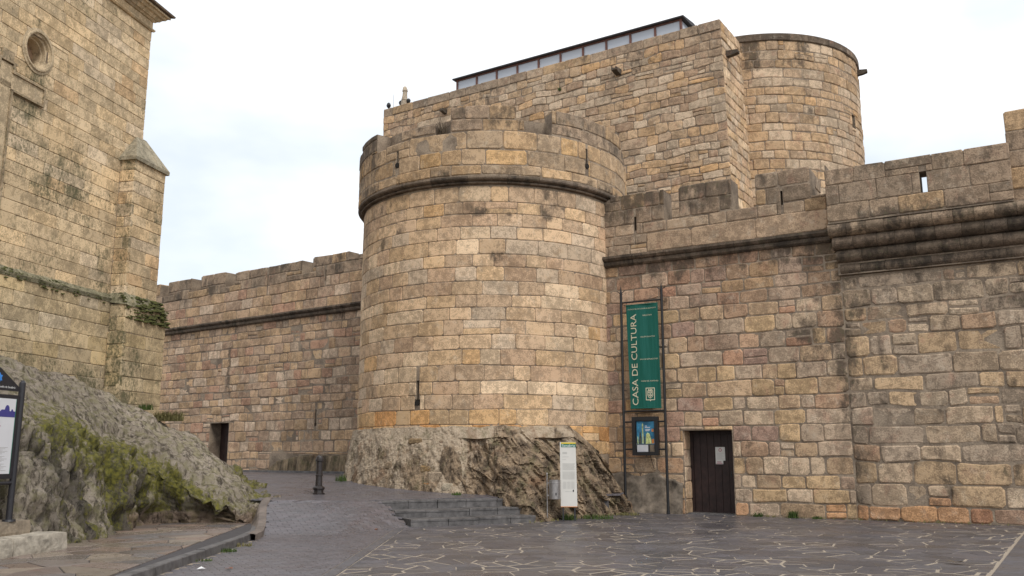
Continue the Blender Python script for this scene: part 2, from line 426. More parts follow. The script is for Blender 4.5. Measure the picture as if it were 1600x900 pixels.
def stone_geo(F, q, r, gap, proud, bev, jit, rough=0.0, back=-0.10, wob=0.0):
    a, b, c, d = q
    a += gap * r.uniform(.5, 1.2) / 2; b -= gap * r.uniform(.5, 1.2) / 2; c += gap * r.uniform(.5, 1.2) / 2; d -= gap * r.uniform(.5, 1.2) / 2
    w, h = b - a, d - c
    if w < 0.02 or h < 0.02: return None
    k = min(w, h); cc = lambda: k * r.uniform(0.04, 0.10 + rough)
    J = lambda s=1.0: r.uniform(-1, 1) * jit * s * min(1, k / 0.25)
    mt = [(a + w * 0.5 + J(4), c + J(.6))] if w > 0.3 else []
    mtt = [(a + w * 0.5 + J(4), d + J(.6))] if w > 0.3 else []
    x1, x2, x3, x4 = cc(), cc(), cc(), cc()
    ring = [(a + x1, c + J(.5))] + mt + [(b - x2, c + J(.5)), (b + J(.5), c + x2), (b + J(.5), d - x3), (b - x3, d + J(.5))] + mtt + [(a + x4, d + J(.5)), (a + J(.5), d - x4), (a + J(.5), c + x1)]
    if wob: ring = [(u, z + wob * noise.noise(Vector((u * 0.9, z * 2.2, 3.1)))) for u, z in ring]
    n = len(ring); cu = (a + b) / 2; cz = (c + d) / 2
    bb = min(bev * r.uniform(.7, 1.4), k * 0.3)
    p = proud * r.uniform(-0.4, 1.4)
    tl = r.uniform(-1, 1) * jit * 0.4; tz = r.uniform(-1, 1) * jit * 0.4
    inner = [(cu + (u - cu) * (1 - 2 * bb / w), cz + (z - cz) * (1 - 2 * bb / h)) for u, z in ring]
    vs = [F(u, z, back) for u, z in ring] + [F(u, z, p - bb * 0.75) for u, z in ring]
    vs += [F(u, z, p + tl * (u - cu) / w + tz * (z - cz) / h + J(.3)) for u, z in inner]
    vs.append(F(cu, cz, p + rough * 0.12 * k + J(.3)))
    fs = []
    for i in range(n):
        j = (i + 1) % n
        fs += [(i, j, n + j, n + i), (n + i, n + j, 2 * n + j, 2 * n + i), (2 * n + i, 2 * n + j, 3 * n)]
    uz = ring + ring + inner + [(cu, cz)]
    return vs, fs, uz

CP, SP = math.cos(PITCH), math.sin(PITCH)
def screen(p):
    z = p[2] - CAMZ; dd = p[1] * CP + z * SP
    if dd < 0.5: return None
    return 800 + 1382 * p[0] / dd, 450 - 1382 * (-p[1] * SP + z * CP) / dd, dd

def masonry(parent, F, rects, style, mat, seed, gap=0.016, proud=0.015, bev=0.022, jit=0.010, rough=0.0, grime_shade=None, colf=None, back=-0.10, wob=0.0, name='stone', limit=300, store=None):
    """builds the stones of one face; returns entries so that one thing's faces can share the limit of 300 parts"""
    r = random.Random(seed); out = []
    for q in rects:
        g = stone_geo(F, q, r, gap, proud, bev, jit, rough, back, wob)
        if not g: continue
        vs, fs, uz = g
        cu = (q[0] + q[1]) / 2; cz = (q[2] + q[3]) / 2
        c = pick(style(cu, cz) if callable(style) else style, r)
        if colf: c = colf(c, cu, cz, r)
        gj = r.uniform(-0.08, 0.12)
        tint = [(c[0], c[1], c[2], max(0, min(1, (grime_shade(u, z) if grime_shade else 0.2) + gj))) for u, z in uz]
        s = screen(F(cu, cz, 0)); area = (q[1] - q[0]) * (q[3] - q[2])
        score = 0
        if s and -30 < s[0] < 1630 and -30 < s[1] < 930:
            n0 = Vector(F(cu, cz, 1)) - Vector(F(cu, cz, 0)); vw = Vector((0, 0, CAMZ)) - Vector(F(cu, cz, 0))
            score = area * max(0, n0.normalized().dot(vw.normalized())) / s[2] ** 2
        out.append((score, vs, fs, tint, mat, name))
    if store is not None: store += out
    else: emit(parent, out, limit)
def emit(parent, entries, limit=300):
    entries = sorted(entries, key=lambda e: -e[0])
    for e in entries[:limit]:
        if e[0] <= 0: continue
        mesh(e[5], e[1], e[2], e[4], parent, e[3])
    rest = [e for i, e in enumerate(entries) if i >= limit or e[0] <= 0]
    mats = sorted(set(e[4] for e in rest))
    if rest:
        v = []; f = []; t = []; mi = []
        for e in rest:
            k = len(v); v += e[1]; f += [tuple(i + k for i in q) for q in e[2]]; t += e[3]; mi += [mats.index(e[4])] * len(e[2])
        o = mesh('remaining_stonework', v, f, mats, parent, t, mi); o['kind'] = 'stuff'

def core(F, u0, u1, z0, z1, d0, d1, parent, holes=(), du=None, name='wall_core', mat='mortar', shut=True, mb=None, sh=0.0):
    """solid wall between depths d0 (back) and d1 (front), pierced by holes"""
    us = {u0, u1}; zs = {z0, z1}
    for h in holes:
        us |= {max(u0, min(u1, h[0])), max(u0, min(u1, h[1]))}; zs |= {max(z0, min(z1, h[2])), max(z0, min(z1, h[3]))}
    us = sorted(us); zs = sorted(zs)
    if du:
        nu = [us[0]]
        for a, b in zip(us, us[1:]):
            k = max(1, math.ceil((b - a) / du)); nu += [a + (b - a) * i / k for i in range(1, k + 1)]
        us = nu
    solid = lambda i, j: 0 <= i < len(us) - 1 and 0 <= j < len(zs) - 1 and not any(h[0] - 1e-5 <= us[i] and us[i + 1] <= h[1] + 1e-5 and h[2] - 1e-5 <= zs[j] and zs[j + 1] <= h[3] + 1e-5 for h in holes)
    inside = lambda i, j: 0 <= i < len(us) - 1 and 0 <= j < len(zs) - 1
    m = MB() if mb is None else mb
    def quad(*p): m.add([F(*x) for x in p], [(0, 1, 2, 3)])
    for i in range(len(us) - 1):
        for j in range(len(zs) - 1):
            a, b, c, d = us[i], us[i + 1], zs[j], zs[j + 1]
            if solid(i, j):
                quad((a, c, d1), (b, c, d1), (b, d, d1), (a, d, d1))
                quad((b, c, d0), (a, c, d0), (a, d, d0), (b, d, d0))
                if not solid(i - 1, j): quad((a, c, d0), (a, c, d1), (a, d, d1), (a, d, d0))
                if not solid(i + 1, j): quad((b, c, d1), (b, c, d0), (b, d, d0), (b, d, d1))
                if not solid(i, j - 1): quad((a, c, d0), (b, c, d0), (b, c, d1), (a, c, d1))
                if not solid(i, j + 1): quad((a, d, d1), (b, d, d1), (b, d, d0), (a, d, d0))
            elif shut and z1 - d > 1e-3:
                quad((a, c, d0), (b, c, d0), (b, d, d0), (a, d, d0))
    if mb is None: return m.build(name, mat, parent)

def moulding(parent, F, u0, u1, prof, piece, seed, pal='dark', gr=0.8, name='cornice_stone', mat='grimy_granite', nu=2):
    """a run of moulded blocks; prof is the section (d, z), bottom to top"""
    r = random.Random(seed); u = u0; out = []
    while u < u1 - 0.05:
        v = min(u1, u + piece * r.uniform(0.75, 1.3))
        if u1 - v < piece * 0.4: v = u1
        c = pick(pal, r); vs = []; fs = []; n = len(prof); dj = r.uniform(-.006, .010)
        for i in range(nu + 1):
            x = u + 0.004 + (v - u - 0.008) * i / nu
            vs += [F(x, z, d + (dj if k not in (0, n - 1) else 0)) for k, (d, z) in enumerate(prof)]
        for i in range(nu):
            for k in range(n):
                k2 = (k + 1) % n
                fs.append((i * n + k, (i + 1) * n + k, (i + 1) * n + k2, i * n + k2))
        fs += [tuple(range(n)), tuple(range(nu * n + n - 1, nu * n - 1, -1))]
        mesh(name, vs, fs, mat, parent, (c[0], c[1], c[2], gr * r.uniform(.8, 1.1)))
        u = v

def band(x, a, b, soft):
    """1 inside [a, b], falling to 0 over soft"""
    return max(0.0, min(1.0, min((x - a) / soft + 1, (b - x) / soft + 1)))
def nz(u, z, s, k=0.0): return noise.noise(Vector((u * s, z * s, k)))

def text(parent, F, string, u, z, d, size, mat, vertical=False, align='LEFT', name='lettering', thick=0.002, width=None, split=False):
    cu = bpy.data.curves.new('lettering', 'FONT'); cu.body = string; cu.size = size; cu.align_x = align; cu.extrude = 0; cu.resolution_u = 3
    ob = bpy.data.objects.new('lettering_curve', cu); col.objects.link(ob)
    dg = bpy.context.evaluated_depsgraph_get(); me = bpy.data.meshes.new_from_object(ob.evaluated_get(dg))
    vs = [tuple(v.co) for v in me.vertices]; fs = [tuple(p.vertices) for p in me.polygons]
    bpy.data.objects.remove(ob); bpy.data.meshes.remove(me); bpy.data.curves.remove(cu)
    if not vs: return
    if width:
        x0 = min(v[0] for v in vs); x1 = max(v[0] for v in vs); k = width / (x1 - x0)
        vs = [(((v[0] - x0) * k if align == 'LEFT' else v[0] * k), v[1], 0) for v in vs]
    pts = [F(u - v[1], z + v[0], d) if vertical else F(u + v[0], z + v[1], d) for v in vs]
    if not split:
        o = mesh(name, pts, fs, mat, parent); o['kind'] = 'stuff'; return o
    lab = list(range(len(pts)))
    def fnd(i):
        while lab[i] != i: lab[i] = lab[lab[i]]; i = lab[i]
        return i
    for f in fs:
        for a in f[1:]: lab[fnd(a)] = fnd(f[0])
    for g in sorted(set(fnd(i) for i in range(len(pts)))):
        ids = [i for i in range(len(pts)) if fnd(i) == g]; mp_ = {i: k for k, i in enumerate(ids)}
        mesh('letter', [pts[i] for i in ids], [tuple(mp_[i] for i in f) for f in fs if fnd(f[0]) == g], mat, parent)

# ------------------------------------------------------------------ frames (metres; the camera stands at the origin)
EA = (.858, -.514); NA = (-.514, -.858); OA = (2.97, 25.87)
EB = (-.808, .589); NB = (-.589, -.808); OB = (-5.65, 32.8)
EK = (-.843, .538); NK = (-.538, -.843); OK_ = (9.14, 36.0)
EC = (-.208, -.978); NC = (.978, -.208); OC = (-10.53, 24.0)
FA = flat(OA, EA, NA); FB = flat(OB, EB, NB); FC = flat(OC, EC, NC)
FK = flat(OK_, EK, NK, 0.03, 20.4, 0.03)
FS = flat(OK_, (.538, .843), (.843, -.538), 0.03, 20.4, 0.03)
TC = (-0.63, 28.4); TR = 4.22; FT = cyl(TC, TR); TP = 4.40; FP = cyl(TC, TP)
UC = (12.25, 43.3); UR = 5.36; FU = cyl(UC, UR)

# ================================================================== GROUND
def as_(x, y): return ((x + 2.22) * .894 + (y - 20.4) * .447, (x + 2.22) * -.447 + (y - 20.4) * .894)
def xy_(a, s): return (-2.22 + .894 * a - .447 * s, 20.4 + .447 * a + .894 * s)
def sm(x): x = max(0, min(1, x)); return x * x * (3 - 2 * x)
def plateau(s): return 0.52 + min(0.40, max(0, 0.06 * (s - 1.2)))
def ytop(x): return 21.34 + (x + 3.05) * .23
def ybot(x): return 18.55 + (x + 3.6) * .18 if x < -3.6 else 18.55 + (20.3 - 18.55) * sm((x + 3.6) / 1.4)
def ground(x, y):
    a, s = as_(x, y)
    if s >= 1.2 and (x > -3.05 or y > ytop(x)): return plateau(s)
    if a > -0.26 * s - 0.02: return 0.0
    yt = ytop(x) if x < -3.05 else 21.34 + (x + 3.05) * .5
    yb = ybot(x)
    if y <= yb: return 0.0
    k = min(1, (y - yb) / max(.2, yt - yb))
    return 0.52 * (0.8 * k + 0.2 * sm(k))

m = MB(); m.add([(-600, -300, -0.03), (600, -300, -0.03), (600, 900, -0.03), (-600, 900, -0.03)], [(0, 1, 2, 3)])
tag(m.build('ground', 'earth'), 'bare ground reaching away behind the walls', kind='structure')
m = MB(); m.add([(-12, -8, 0), (32, -8, 0), (32, 24.5, 0), (4, 27, 0), (-12, 27, 0)], [(0, 1, 2, 3, 4)])
plaza = tag(m.build('plaza', 'paving_mortar'), 'mortar bed of the dark crazy-paved plaza', kind='structure')
def kerb_x(y):
    pts = [(0, -4.72), (12.3, -4.76), (16.5, -4.86), (18.0, -5.0), (19.3, -5.3), (20.4, -5.6), (21.5, -9), (60, -30)]
    for (a, b), (c, d) in zip(pts, pts[1:]):
        if y <= c: return b + (d - b) * (y - a) / (c - a)
    return -30
# the sloping path up to the left wall
vs = []; fs = []; A_ = [-9 + 0.1 * i for i in range(151)]; S_ = [-5 + 0.1 * i for i in range(231)]
idx = {}
def gp(a, s):
    x, y = xy_(a, s); k = (round(a, 3), round(s, 3))
    if k not in idx:
        idx[k] = len(vs); z = ground(x, y)
        vs.append((x, y, z - 0.012 if z > 0.0 else -0.02))
    return idx[k]
for i in range(150):
    for j in range(230):
        a, a2, s, s2 = A_[i], A_[i + 1], S_[j], S_[j + 1]
        if s < 1.19 and a2 > -0.2: continue
        x_, y_ = xy_(a2, s2)
        if y_ < 20.9 and x_ < kerb_x(min(y_, 20.4)) + .1: continue
        fs.append((gp(a, s), gp(a2, s), gp(a2, s2), gp(a, s2)))
path = tag(mesh('path', vs, fs, 'dark_bed'), 'dark bed of the sett-paved path rising behind the steps', kind='structure')

def clip(poly, nx, ny, c):
    """keep the side nx*x + ny*y <= c"""
    out = []
    for i in range(len(poly)):
        p, q = poly[i], poly[(i + 1) % len(poly)]
        a = nx * p[0] + ny * p[1] - c; b = nx * q[0] + ny * q[1] - c
        if a <= 0: out.append(p)
        if (a < 0 < b) or (b < 0 < a):
            t_ = a / (a - b); out.append((p[0] + (q[0] - p[0]) * t_, p[1] + (q[1] - p[1]) * t_))
    return out
def voronoi(x0, x1, y0, y1, sx, sy, r, jit=0.48, twist=0.0):
    nx = int((x1 - x0) / sx) + 1; ny = int((y1 - y0) / sy) + 1
    P = {}
    for i in range(-2, nx + 2):
        for j in range(-2, ny + 2):
            if r.random() < 0.13: continue
            P[i, j] = (x0 + (i + .5 + r.uniform(-jit, jit)) * sx + (j % 2) * sx * .5, y0 + (j + .5 + r.uniform(-jit, jit)) * sy)
    for (i, j), p in P.items():
        if not (x0 - sx < p[0] < x1 + sx and y0 - sy < p[1] < y1 + sy): continue
        poly = [(p[0] - 2 * sx, p[1] - 2 * sy), (p[0] + 2 * sx, p[1] - 2 * sy), (p[0] + 2 * sx, p[1] + 2 * sy), (p[0] - 2 * sx, p[1] + 2 * sy)]
        for a in range(-3, 4):
            for b in range(-2, 3):
                q = P.get((i + a, j + b))
                if not q or (a == 0 and b == 0): continue
                dx, dy = q[0] - p[0], q[1] - p[1]
                poly = clip(poly, dx, dy, dx * (p[0] + q[0]) / 2 + dy * (p[1] + q[1]) / 2)
                if len(poly) < 3: break
            if len(poly) < 3: break
        if len(poly) >= 3: yield p, poly
def inset(poly, g):
    out = poly; n = len(poly)
    for i in range(n):
        p, q = poly[i], poly[(i + 1) % n]; dx, dy = q[0] - p[0], q[1] - p[1]; L = math.hypot(dx, dy)
        if L < 1e-4: continue
        nx, ny = dy / L, -dx / L
        gg = g[i % len(g)]
        out = clip(out, nx, ny, nx * p[0] + ny * p[1] - gg)
        if len(out) < 3: return None
    return out
def slab(poly, zf, h, ch=0.006):
    n = len(poly); cx = sum(p[0] for p in poly) / n; cy = sum(p[1] for p in poly) / n
    vs = [(x, y, zf(x, y) - 0.03) for x, y in poly] + [(x, y, zf(x, y) + h - ch) for x, y in poly]
    k = 0.96
    vs += [(cx + (x - cx) * k, cy + (y - cy) * k, zf(cx + (x - cx) * k, cy + (y - cy) * k) + h) for x, y in poly]
    fs = []
    for i in range(n):
        j = (i + 1) % n
        fs += [(i, j, n + j, n + i), (n + i, n + j, 2 * n + j, 2 * n + i)]
    fs.append(tuple(range(2 * n, 3 * n)))
    return vs, fs
def lay(parent, slabs, mat, name, limit=300):
    out = []
    for vs, fs, c in slabs:
        s = screen(vs[0]); sc = 0
        if s and -20 < s[0] < 1620 and -20 < s[1] < 920: sc = 1 / s[2]
        out.append((sc, vs, fs, [(*c, 0)] * len(vs), mat, name))
    out.sort(key=lambda e: -e[0])
    for e in out[:limit]:
        if e[0] > 0: mesh(name, e[1], e[2], mat, parent, e[3])
    rest = [e for i, e in enumerate(out) if i >= limit or e[0] <= 0]
    if rest:
        v = []; f = []; t = []
        for e in rest:
            k = len(v); v += e[1]; f += [tuple(i + k for i in q) for q in e[2]]; t += e[3]
        mesh('remaining_' + name + 's', v, f, mat, parent, t)['kind'] = 'stuff'

r = random.Random(3); slabs = []
LX0, LX1 = -2.55, -2.35            # left edging line of the crazy paving
def band_r(x, y):                  # the straight slab band crossing the plaza at the right
    return (x - 6.35) * 0.843 - (y - 12.3) * 0.538
for p, poly in voronoi(-3.2, 17.5, 8.5, 26.5, 0.44, 0.30, r):
    poly = clip(poly, -1, 0, -LX1 if False else 2.35)
    if len(poly) < 3: continue
    a, s = as_(*p)
    if -0.4 < a < 3.3 and s > 0.05: continue
    if math.hypot(p[0] + .63, p[1] - 28.4) < 5.0 and p[0] < 3: continue
    if (p[0] - OA[0]) * NA[0] + (p[1] - OA[1]) * NA[1] < -0.4: continue
    cb = 0.843 * 6.35 - 0.538 * 12.3
    for part in (clip(poly, 0.843, -0.538, cb - .01), clip(poly, -0.843, 0.538, -cb - .45)):
        if len(part) < 3: continue
        g = []
        for (ax, ay), (bx_, by_) in zip(part, part[1:] + part[:1]):
            q_ = Vector(((ax + bx_) / 2 * 1.1, (ay + by_) / 2 * 1.1, 3.3)); w_ = noise.noise(q_) + .6 * noise.noise(q_ * 2.7)
            ny_ = abs(bx_ - ax) / (math.hypot(bx_ - ax, by_ - ay) + 1e-6)
            g.append((.003 + .016 * max(0, min(1, (.40 if ay < 17 else .25) + 1.9 * w_))) * (1 + .9 * ny_))
        part = inset(part, g)
        if not part: continue
        k = r.uniform(0.75, 1.25); c = (0.086 * k, 0.079 * k, 0.084 * k * r.uniform(.96, 1.04))
        h = r.uniform(0.002, 0.005); vs, fs = slab(part, lambda x, y: 0.0, h, .001); slabs.append((vs, fs, c))
# straight slabs of the band
for i in range(26):
    y0_ = -0.2 + i * 0.72; q = []
    for (al, ac) in ((0, 0.03), (0.69, 0.03), (0.69, 0.42), (0, 0.42)):
        q.append((6.35 + 0.538 * (y0_ + al) + 0.843 * ac, 12.3 - 3 + 0.843 * (y0_ + al) - 0.538 * ac - 0.0))
    q = [(x - 3 * 0.638, y) for x, y in q]
    k = r.uniform(.85, 1.15); vs, fs = slab(q, lambda x, y: 0.0, 0.010); slabs.append((vs, fs, (0.092 * k, 0.086 * k, 0.092 * k)))
# left edging strip
y = 8.0
while y < 20.2:
    L = r.uniform(.5, .8); q = [(LX0 + .01, y), (LX1 - .01, y), (LX1 - .01, y + L - .012), (LX0 + .01, y + L - .012)]
    k = r.uniform(.85, 1.15); vs, fs = slab(q, lambda x, y: 0.0, 0.010); slabs.append((vs, fs, (0.092 * k, 0.086 * k, 0.092 * k))); y += L
lay(plaza, slabs, 'slate_flag', 'paving_stone')

# setts: plaza strip on the left, the ramp and the level path
r = random.Random(5); slabs = []
SW, SH = 0.24, 0.12
for j in range(-130, 190):
    for i in range(-75, 75):
        a = i * SW + (j % 2) * SW / 2; s = j * SH
        q = [(a + .003, s + .003), (a + SW - .003, s + .003), (a + SW - .003, s + SH - .003), (a + .003, s + SH - .003)]
        x, y = xy_(a + SW / 2, s + SH / 2)
        if y > 41 or y < 8 or x > 3 or x < -16: continue
        if (x - OB[0]) * NB[0] + (y - OB[1]) * NB[1] < -.2: continue
        if math.hypot(x - TC[0], y - TC[1]) < 4.2: continue
        if s < 1.1:
            if x > LX0 + 0.12 and y < 19.6: continue
            if x > -2.2: continue
            if a + SW > -0.26 * s + .04 and s > -.2: continue
            if x < kerb_x(y) + 0.05: continue
        elif s < 1.35 and x > -3.3: continue
        elif y < 20.9 and x < kerb_x(min(y, 20.4)) + .05: continue
        elif y < 24 and x < -7.5: continue
        P = [xy_(*w) for w in q]
        if s < 1.1 and y < 19.6: P = clip(P, 1, 0, LX0 - .008)
        if len(P) < 3: continue
        k = r.uniform(.86, 1.14); wv = r.uniform(.99, 1.07)
        h = r.uniform(.005, .008); vs, fs = slab(P, ground, h, 0.0015); slabs.append((vs, fs, (0.106 * k * wv, 0.099 * k, 0.107 * k)))
lay(path, slabs, 'sett_slate', 'paving_sett')

# raised pavement by the rock, with its kerb
PZ = 0.12
kp = [(-4.72, 7.0), (-4.76, 12.3), (-4.86, 16.5), (-5.0, 18.0), (-5.3, 19.2), (-5.62, 20.3), (-5.7, 21.2)]
top = [(x - .1, y) for x, y in kp] + [(-7.4, 22.5), (-9.6, 20), (-9.6, 7)]
n = len(top); m = MB()
m.add([(x, y, PZ - .012) for x, y in top] + [(x, y, -.02) for x, y in top], [tuple(range(n))] + [(i, (i + 1) % n, n + (i + 1) % n, n + i) for i in range(n)])
pav = tag(m.build('pavement', 'dark_bed'), 'raised pavement of wet reddish flags along the foot of the rock', kind='structure')
r = random.Random(9); slabs = []
for p, poly in voronoi(-9.4, -4.7, 8, 22.4, 0.72, 0.46, r):
    for (x1, y1), (x2, y2) in zip(kp, kp[1:]):
        dx, dy = x2 - x1, y2 - y1; L = math.hypot(dx, dy); nx, ny = dy / L, -dx / L
        poly = clip(poly, nx, ny, nx * x1 + ny * y1 - 0.16)
        if len(poly) < 3: break
    if len(poly) < 3: continue
    poly = inset(poly, [r.choice([.004, .007, .012]) for _ in poly])
    if not poly: continue
    k = r.uniform(.75, 1.25); c = r.choice([(.165, .125, .105), (.14, .115, .10), (.19, .135, .105), (.12, .105, .10), (.20, .16, .125)])
    vs, fs = slab(poly, lambda x, y: PZ - .012, r.uniform(.008, .02)); slabs.append((vs, fs, tuple(q * k for q in c)))
lay(pav, slabs, 'red_flag', 'flagstone')
# kerb stones
for (x1, y1), (x2, y2) in zip(kp, kp[1:]):
    L = math.hypot(x2 - x1, y2 - y1); n = max(1, round(L / 1.05)); dx, dy = (x2 - x1) / L, (y2 - y1) / L
    for i in range(n):
        a = L * i / n + .005; b = L * (i + 1) / n - .005; hh = PZ + .012 + r.uniform(-.006, .008)
        Fk = lambda u, z, d: (x1 + dx * u + dy * d, y1 + dy * u - dx * d, z)
        m = MB(); m.prism(lambda d, z, u: Fk(u, z, d), [(-.15, -.03), (0.0, -.03), (0.0, hh - .012), (-.012, hh), (-.15, hh)], a, b)
        m.build('kerb_stone', 'kerb_slate', pav)

vs = []; fs = []; rr_ = random.Random(4)
ys = [17.2 + .22 * i for i in range(21)]
for k, y_ in enumerate(ys):
    x_ = kerb_x(min(y_, 20.4)) - .12 * max(0, y_ - 20.4); zt = max(PZ + .015, ground(x_ + .12, y_) + .025) + rr_.uniform(-.008, .008)
    vs += [(x_ + .10, y_, -.05), (x_ + .10, y_, zt - .01), (x_ + .07, y_, zt), (x_ - .06, y_, zt + .005), (x_ - .10, y_, zt - .02), (x_ - .20 - .05 * k / 20, y_, PZ - .03)]
for k in range(20): fs += [(6 * k + q, 6 * k + q + 1, 6 * k + 7 + q, 6 * k + 6 + q) for q in range(5)]
mesh('retaining_stone', vs, fs, 'pink_block', pav)

# ------------------------------------------------------------------ steps
steps = thing('stone_steps', (-1.0, 21.8, 0), 'three low dark slate steps at the foot of the round tower', 'steps')
def FSt(a, z, s): x, y = xy_(a, s); return (x, y, z)
r = random.Random(12)
for k, (s0, a0, a1, z0, z1, dep) in enumerate(((0, -0.05, 3.12, -.03, .165, .66), (.61, -.22, 3.3, .10, .33, .64), (1.2, -.40, 3.3, .26, .52, .55))):
    a = a0
    while a < a1 - .05:
        b = min(a1, a + r.uniform(.7, 1.15))
        if a1 - b < .35: b = a1
        zz = z1 + r.uniform(-.006, .006); ss = s0 + r.uniform(-.012, .012)
        m = MB(); m.prism(lambda s, z, u: FSt(u, z, s), [(ss, z0), (ss + dep, z0), (ss + dep, zz), (ss + .015, zz), (ss - .012, zz - .012), (ss - .012, zz - .05), (ss, zz - .055)], b - .006, a + .006)
        m.build('step_stone', 'kerb_slate', steps); a = b

# ================================================================== ROUND TOWER
tower = thing('round_tower', (TC[0], TC[1], 0), 'big round castle tower of warm granite blocks with a ring cornice and broken parapet', 'tower')
dg = math.pi / 180
store = []
slit_b = [(-28.3 * dg * TR - .045, -28.3 * dg * TR + .045, 3.05, 3.62), (-28.3 * dg * TR - .085, -28.3 * dg * TR + .085, 2.93, 3.10)]
rl = random.Random(21)
rects = layout(-1.9 * TR, 1.75 * TR, 1.6, 9.1, 0.40, 0.72, rl, slit_b, hv=.14, wv=.36, split=.02)
def g_tower(u, z):
    g = 0.16 + 0.25 * band(z, 8.6, 9.2, .5) + 0.35 * max(0, nz(u, z, .55, 1.5)) + 0.18 * max(0, nz(u, z * .3, 1.3, 5)) + .12 * band(u, -9, -3.6, .8)  # last term darkens the left edge of the tower
    for (a, zz, rr) in ((20.8, 8.35, .28), (2.5, 7.1, .32), (-4, 8.35, .3), (-51, 7.7, .33), (9, 8.2, .2), (-40, 8.0, .15)):  # dark spots coloured in for the shade of small wall holes
        dd = math.hypot(u - a * dg * TR, z - zz); g += 1.1 * max(0, min(1, 1.4 - 1.4 * dd / rr))
    return g
masonry(tower, FT, rects, lambda u, z: 'towerlow' if z < 2.95 else 'tower', 'warm_granite', 22, gap=.014, proud=.008, bev=.016, jit=.010, grime_shade=g_tower, store=store, rough=.04, wob=.03)
# parapet: ragged outline given as pieces cut away above
D = lambda a: a * dg * TP
cut = [(D(-110), D(-70), 11.05, 12), (D(-70), D(-52.5), 11.25, 12), (D(-52.5), D(-46), 10.62, 12), (D(-46), D(-37), 10.66, 12), (D(-37), D(-21), 11.0, 12), (D(-21), D(-15), 10.70, 12),
       (D(9.8), D(13), 11.08, 12), (D(13), D(20.5), 10.72, 12), (D(20.5), D(24), 10.72, 12), (D(68), D(73), 11.08, 12), (D(73), D(110), 10.7, 12)]
slit_p = [(D(-38.8) - .035, D(-38.8) + .035, 10.02, 10.42), (D(-38.8) - .07, D(-38.8) + .07, 9.90, 10.04), (D(40.4) - .035, D(40.4) + .035, 10.02, 10.52), (D(40.4) - .07, D(40.4) + .07, 9.92, 10.05),
          (D(-69) - .03, D(-69) + .03, 9.8, 10.3)]
rects = layout(D(-108), D(108), 9.38, 11.45, .4, .95, random.Random(23), cut + slit_p, wv=.4, split=.03, zs=[9.38, 9.68, 10.15, 10.68, 11.06, 11.46])
def g_par(u, z):
    g = 0.30 + 0.40 * band(z, 10.85, 12, .35) + .45 * max(0, nz(u, z, .8, 9.1)) + .3 * band(z, 9.2, 9.5, .2)
    g += .35 * band(u, D(-75), D(-50), .5) * band(z, 9.5, 12, .3)
    return g
masonry(tower, FP, rects, lambda u, z: 'tparapet' if z < 10.7 else 'parapet', 'warm_granite', 24, gap=.018, proud=.012, bev=.024, jit=.016, grime_shade=g_par, store=store, rough=.05, back=-.50, wob=.04)
emit(tower, store)
core(FT, -3.13 * TR, 3.13 * TR, -.1, 9.36, -.7, -.012, tower, slit_b, du=.35, name='tower_core')
for (F_, a_, z_) in ((FT, -28.3 * dg * TR, 3.0), (FP, D(-38.8), 9.98), (FP, D(40.4), 9.98)):
    P0 = Vector(F_(a_, z_, -.05)); P1 = Vector(F_(a_, z_, .018)); m = MB(); m.tube(P0, P1, .075, n=12); m.build('slit_shade_disc', 'hole_shade', tower)  # dark disc painted as the shaded round end of the slit
core(FP, -3.13 * TP, 3.13 * TP, 9.34, 11.4, -.47, -.014, tower, [(h[0], h[1], h[2] - .03, h[3]) for h in cut] + [(-3.2 * TP, D(-110), 11.0, 12), (D(110), 3.2 * TP, 10.7, 12)] + slit_p, du=.35, name='parapet_core')
moulding(tower, FT, -1.9 * TR, 1.9 * TR, [(-.1, 9.15), (.04, 9.15), (.09, 9.165), (.10, 9.19), (.08, 9.215), (.06, 9.225), (.11, 9.24), (.17, 9.265), (.19, 9.30), (.18, 9.335), (.16, 9.375), (-.1, 9.385)], .95, 31, 'dark', .72, nu=4)

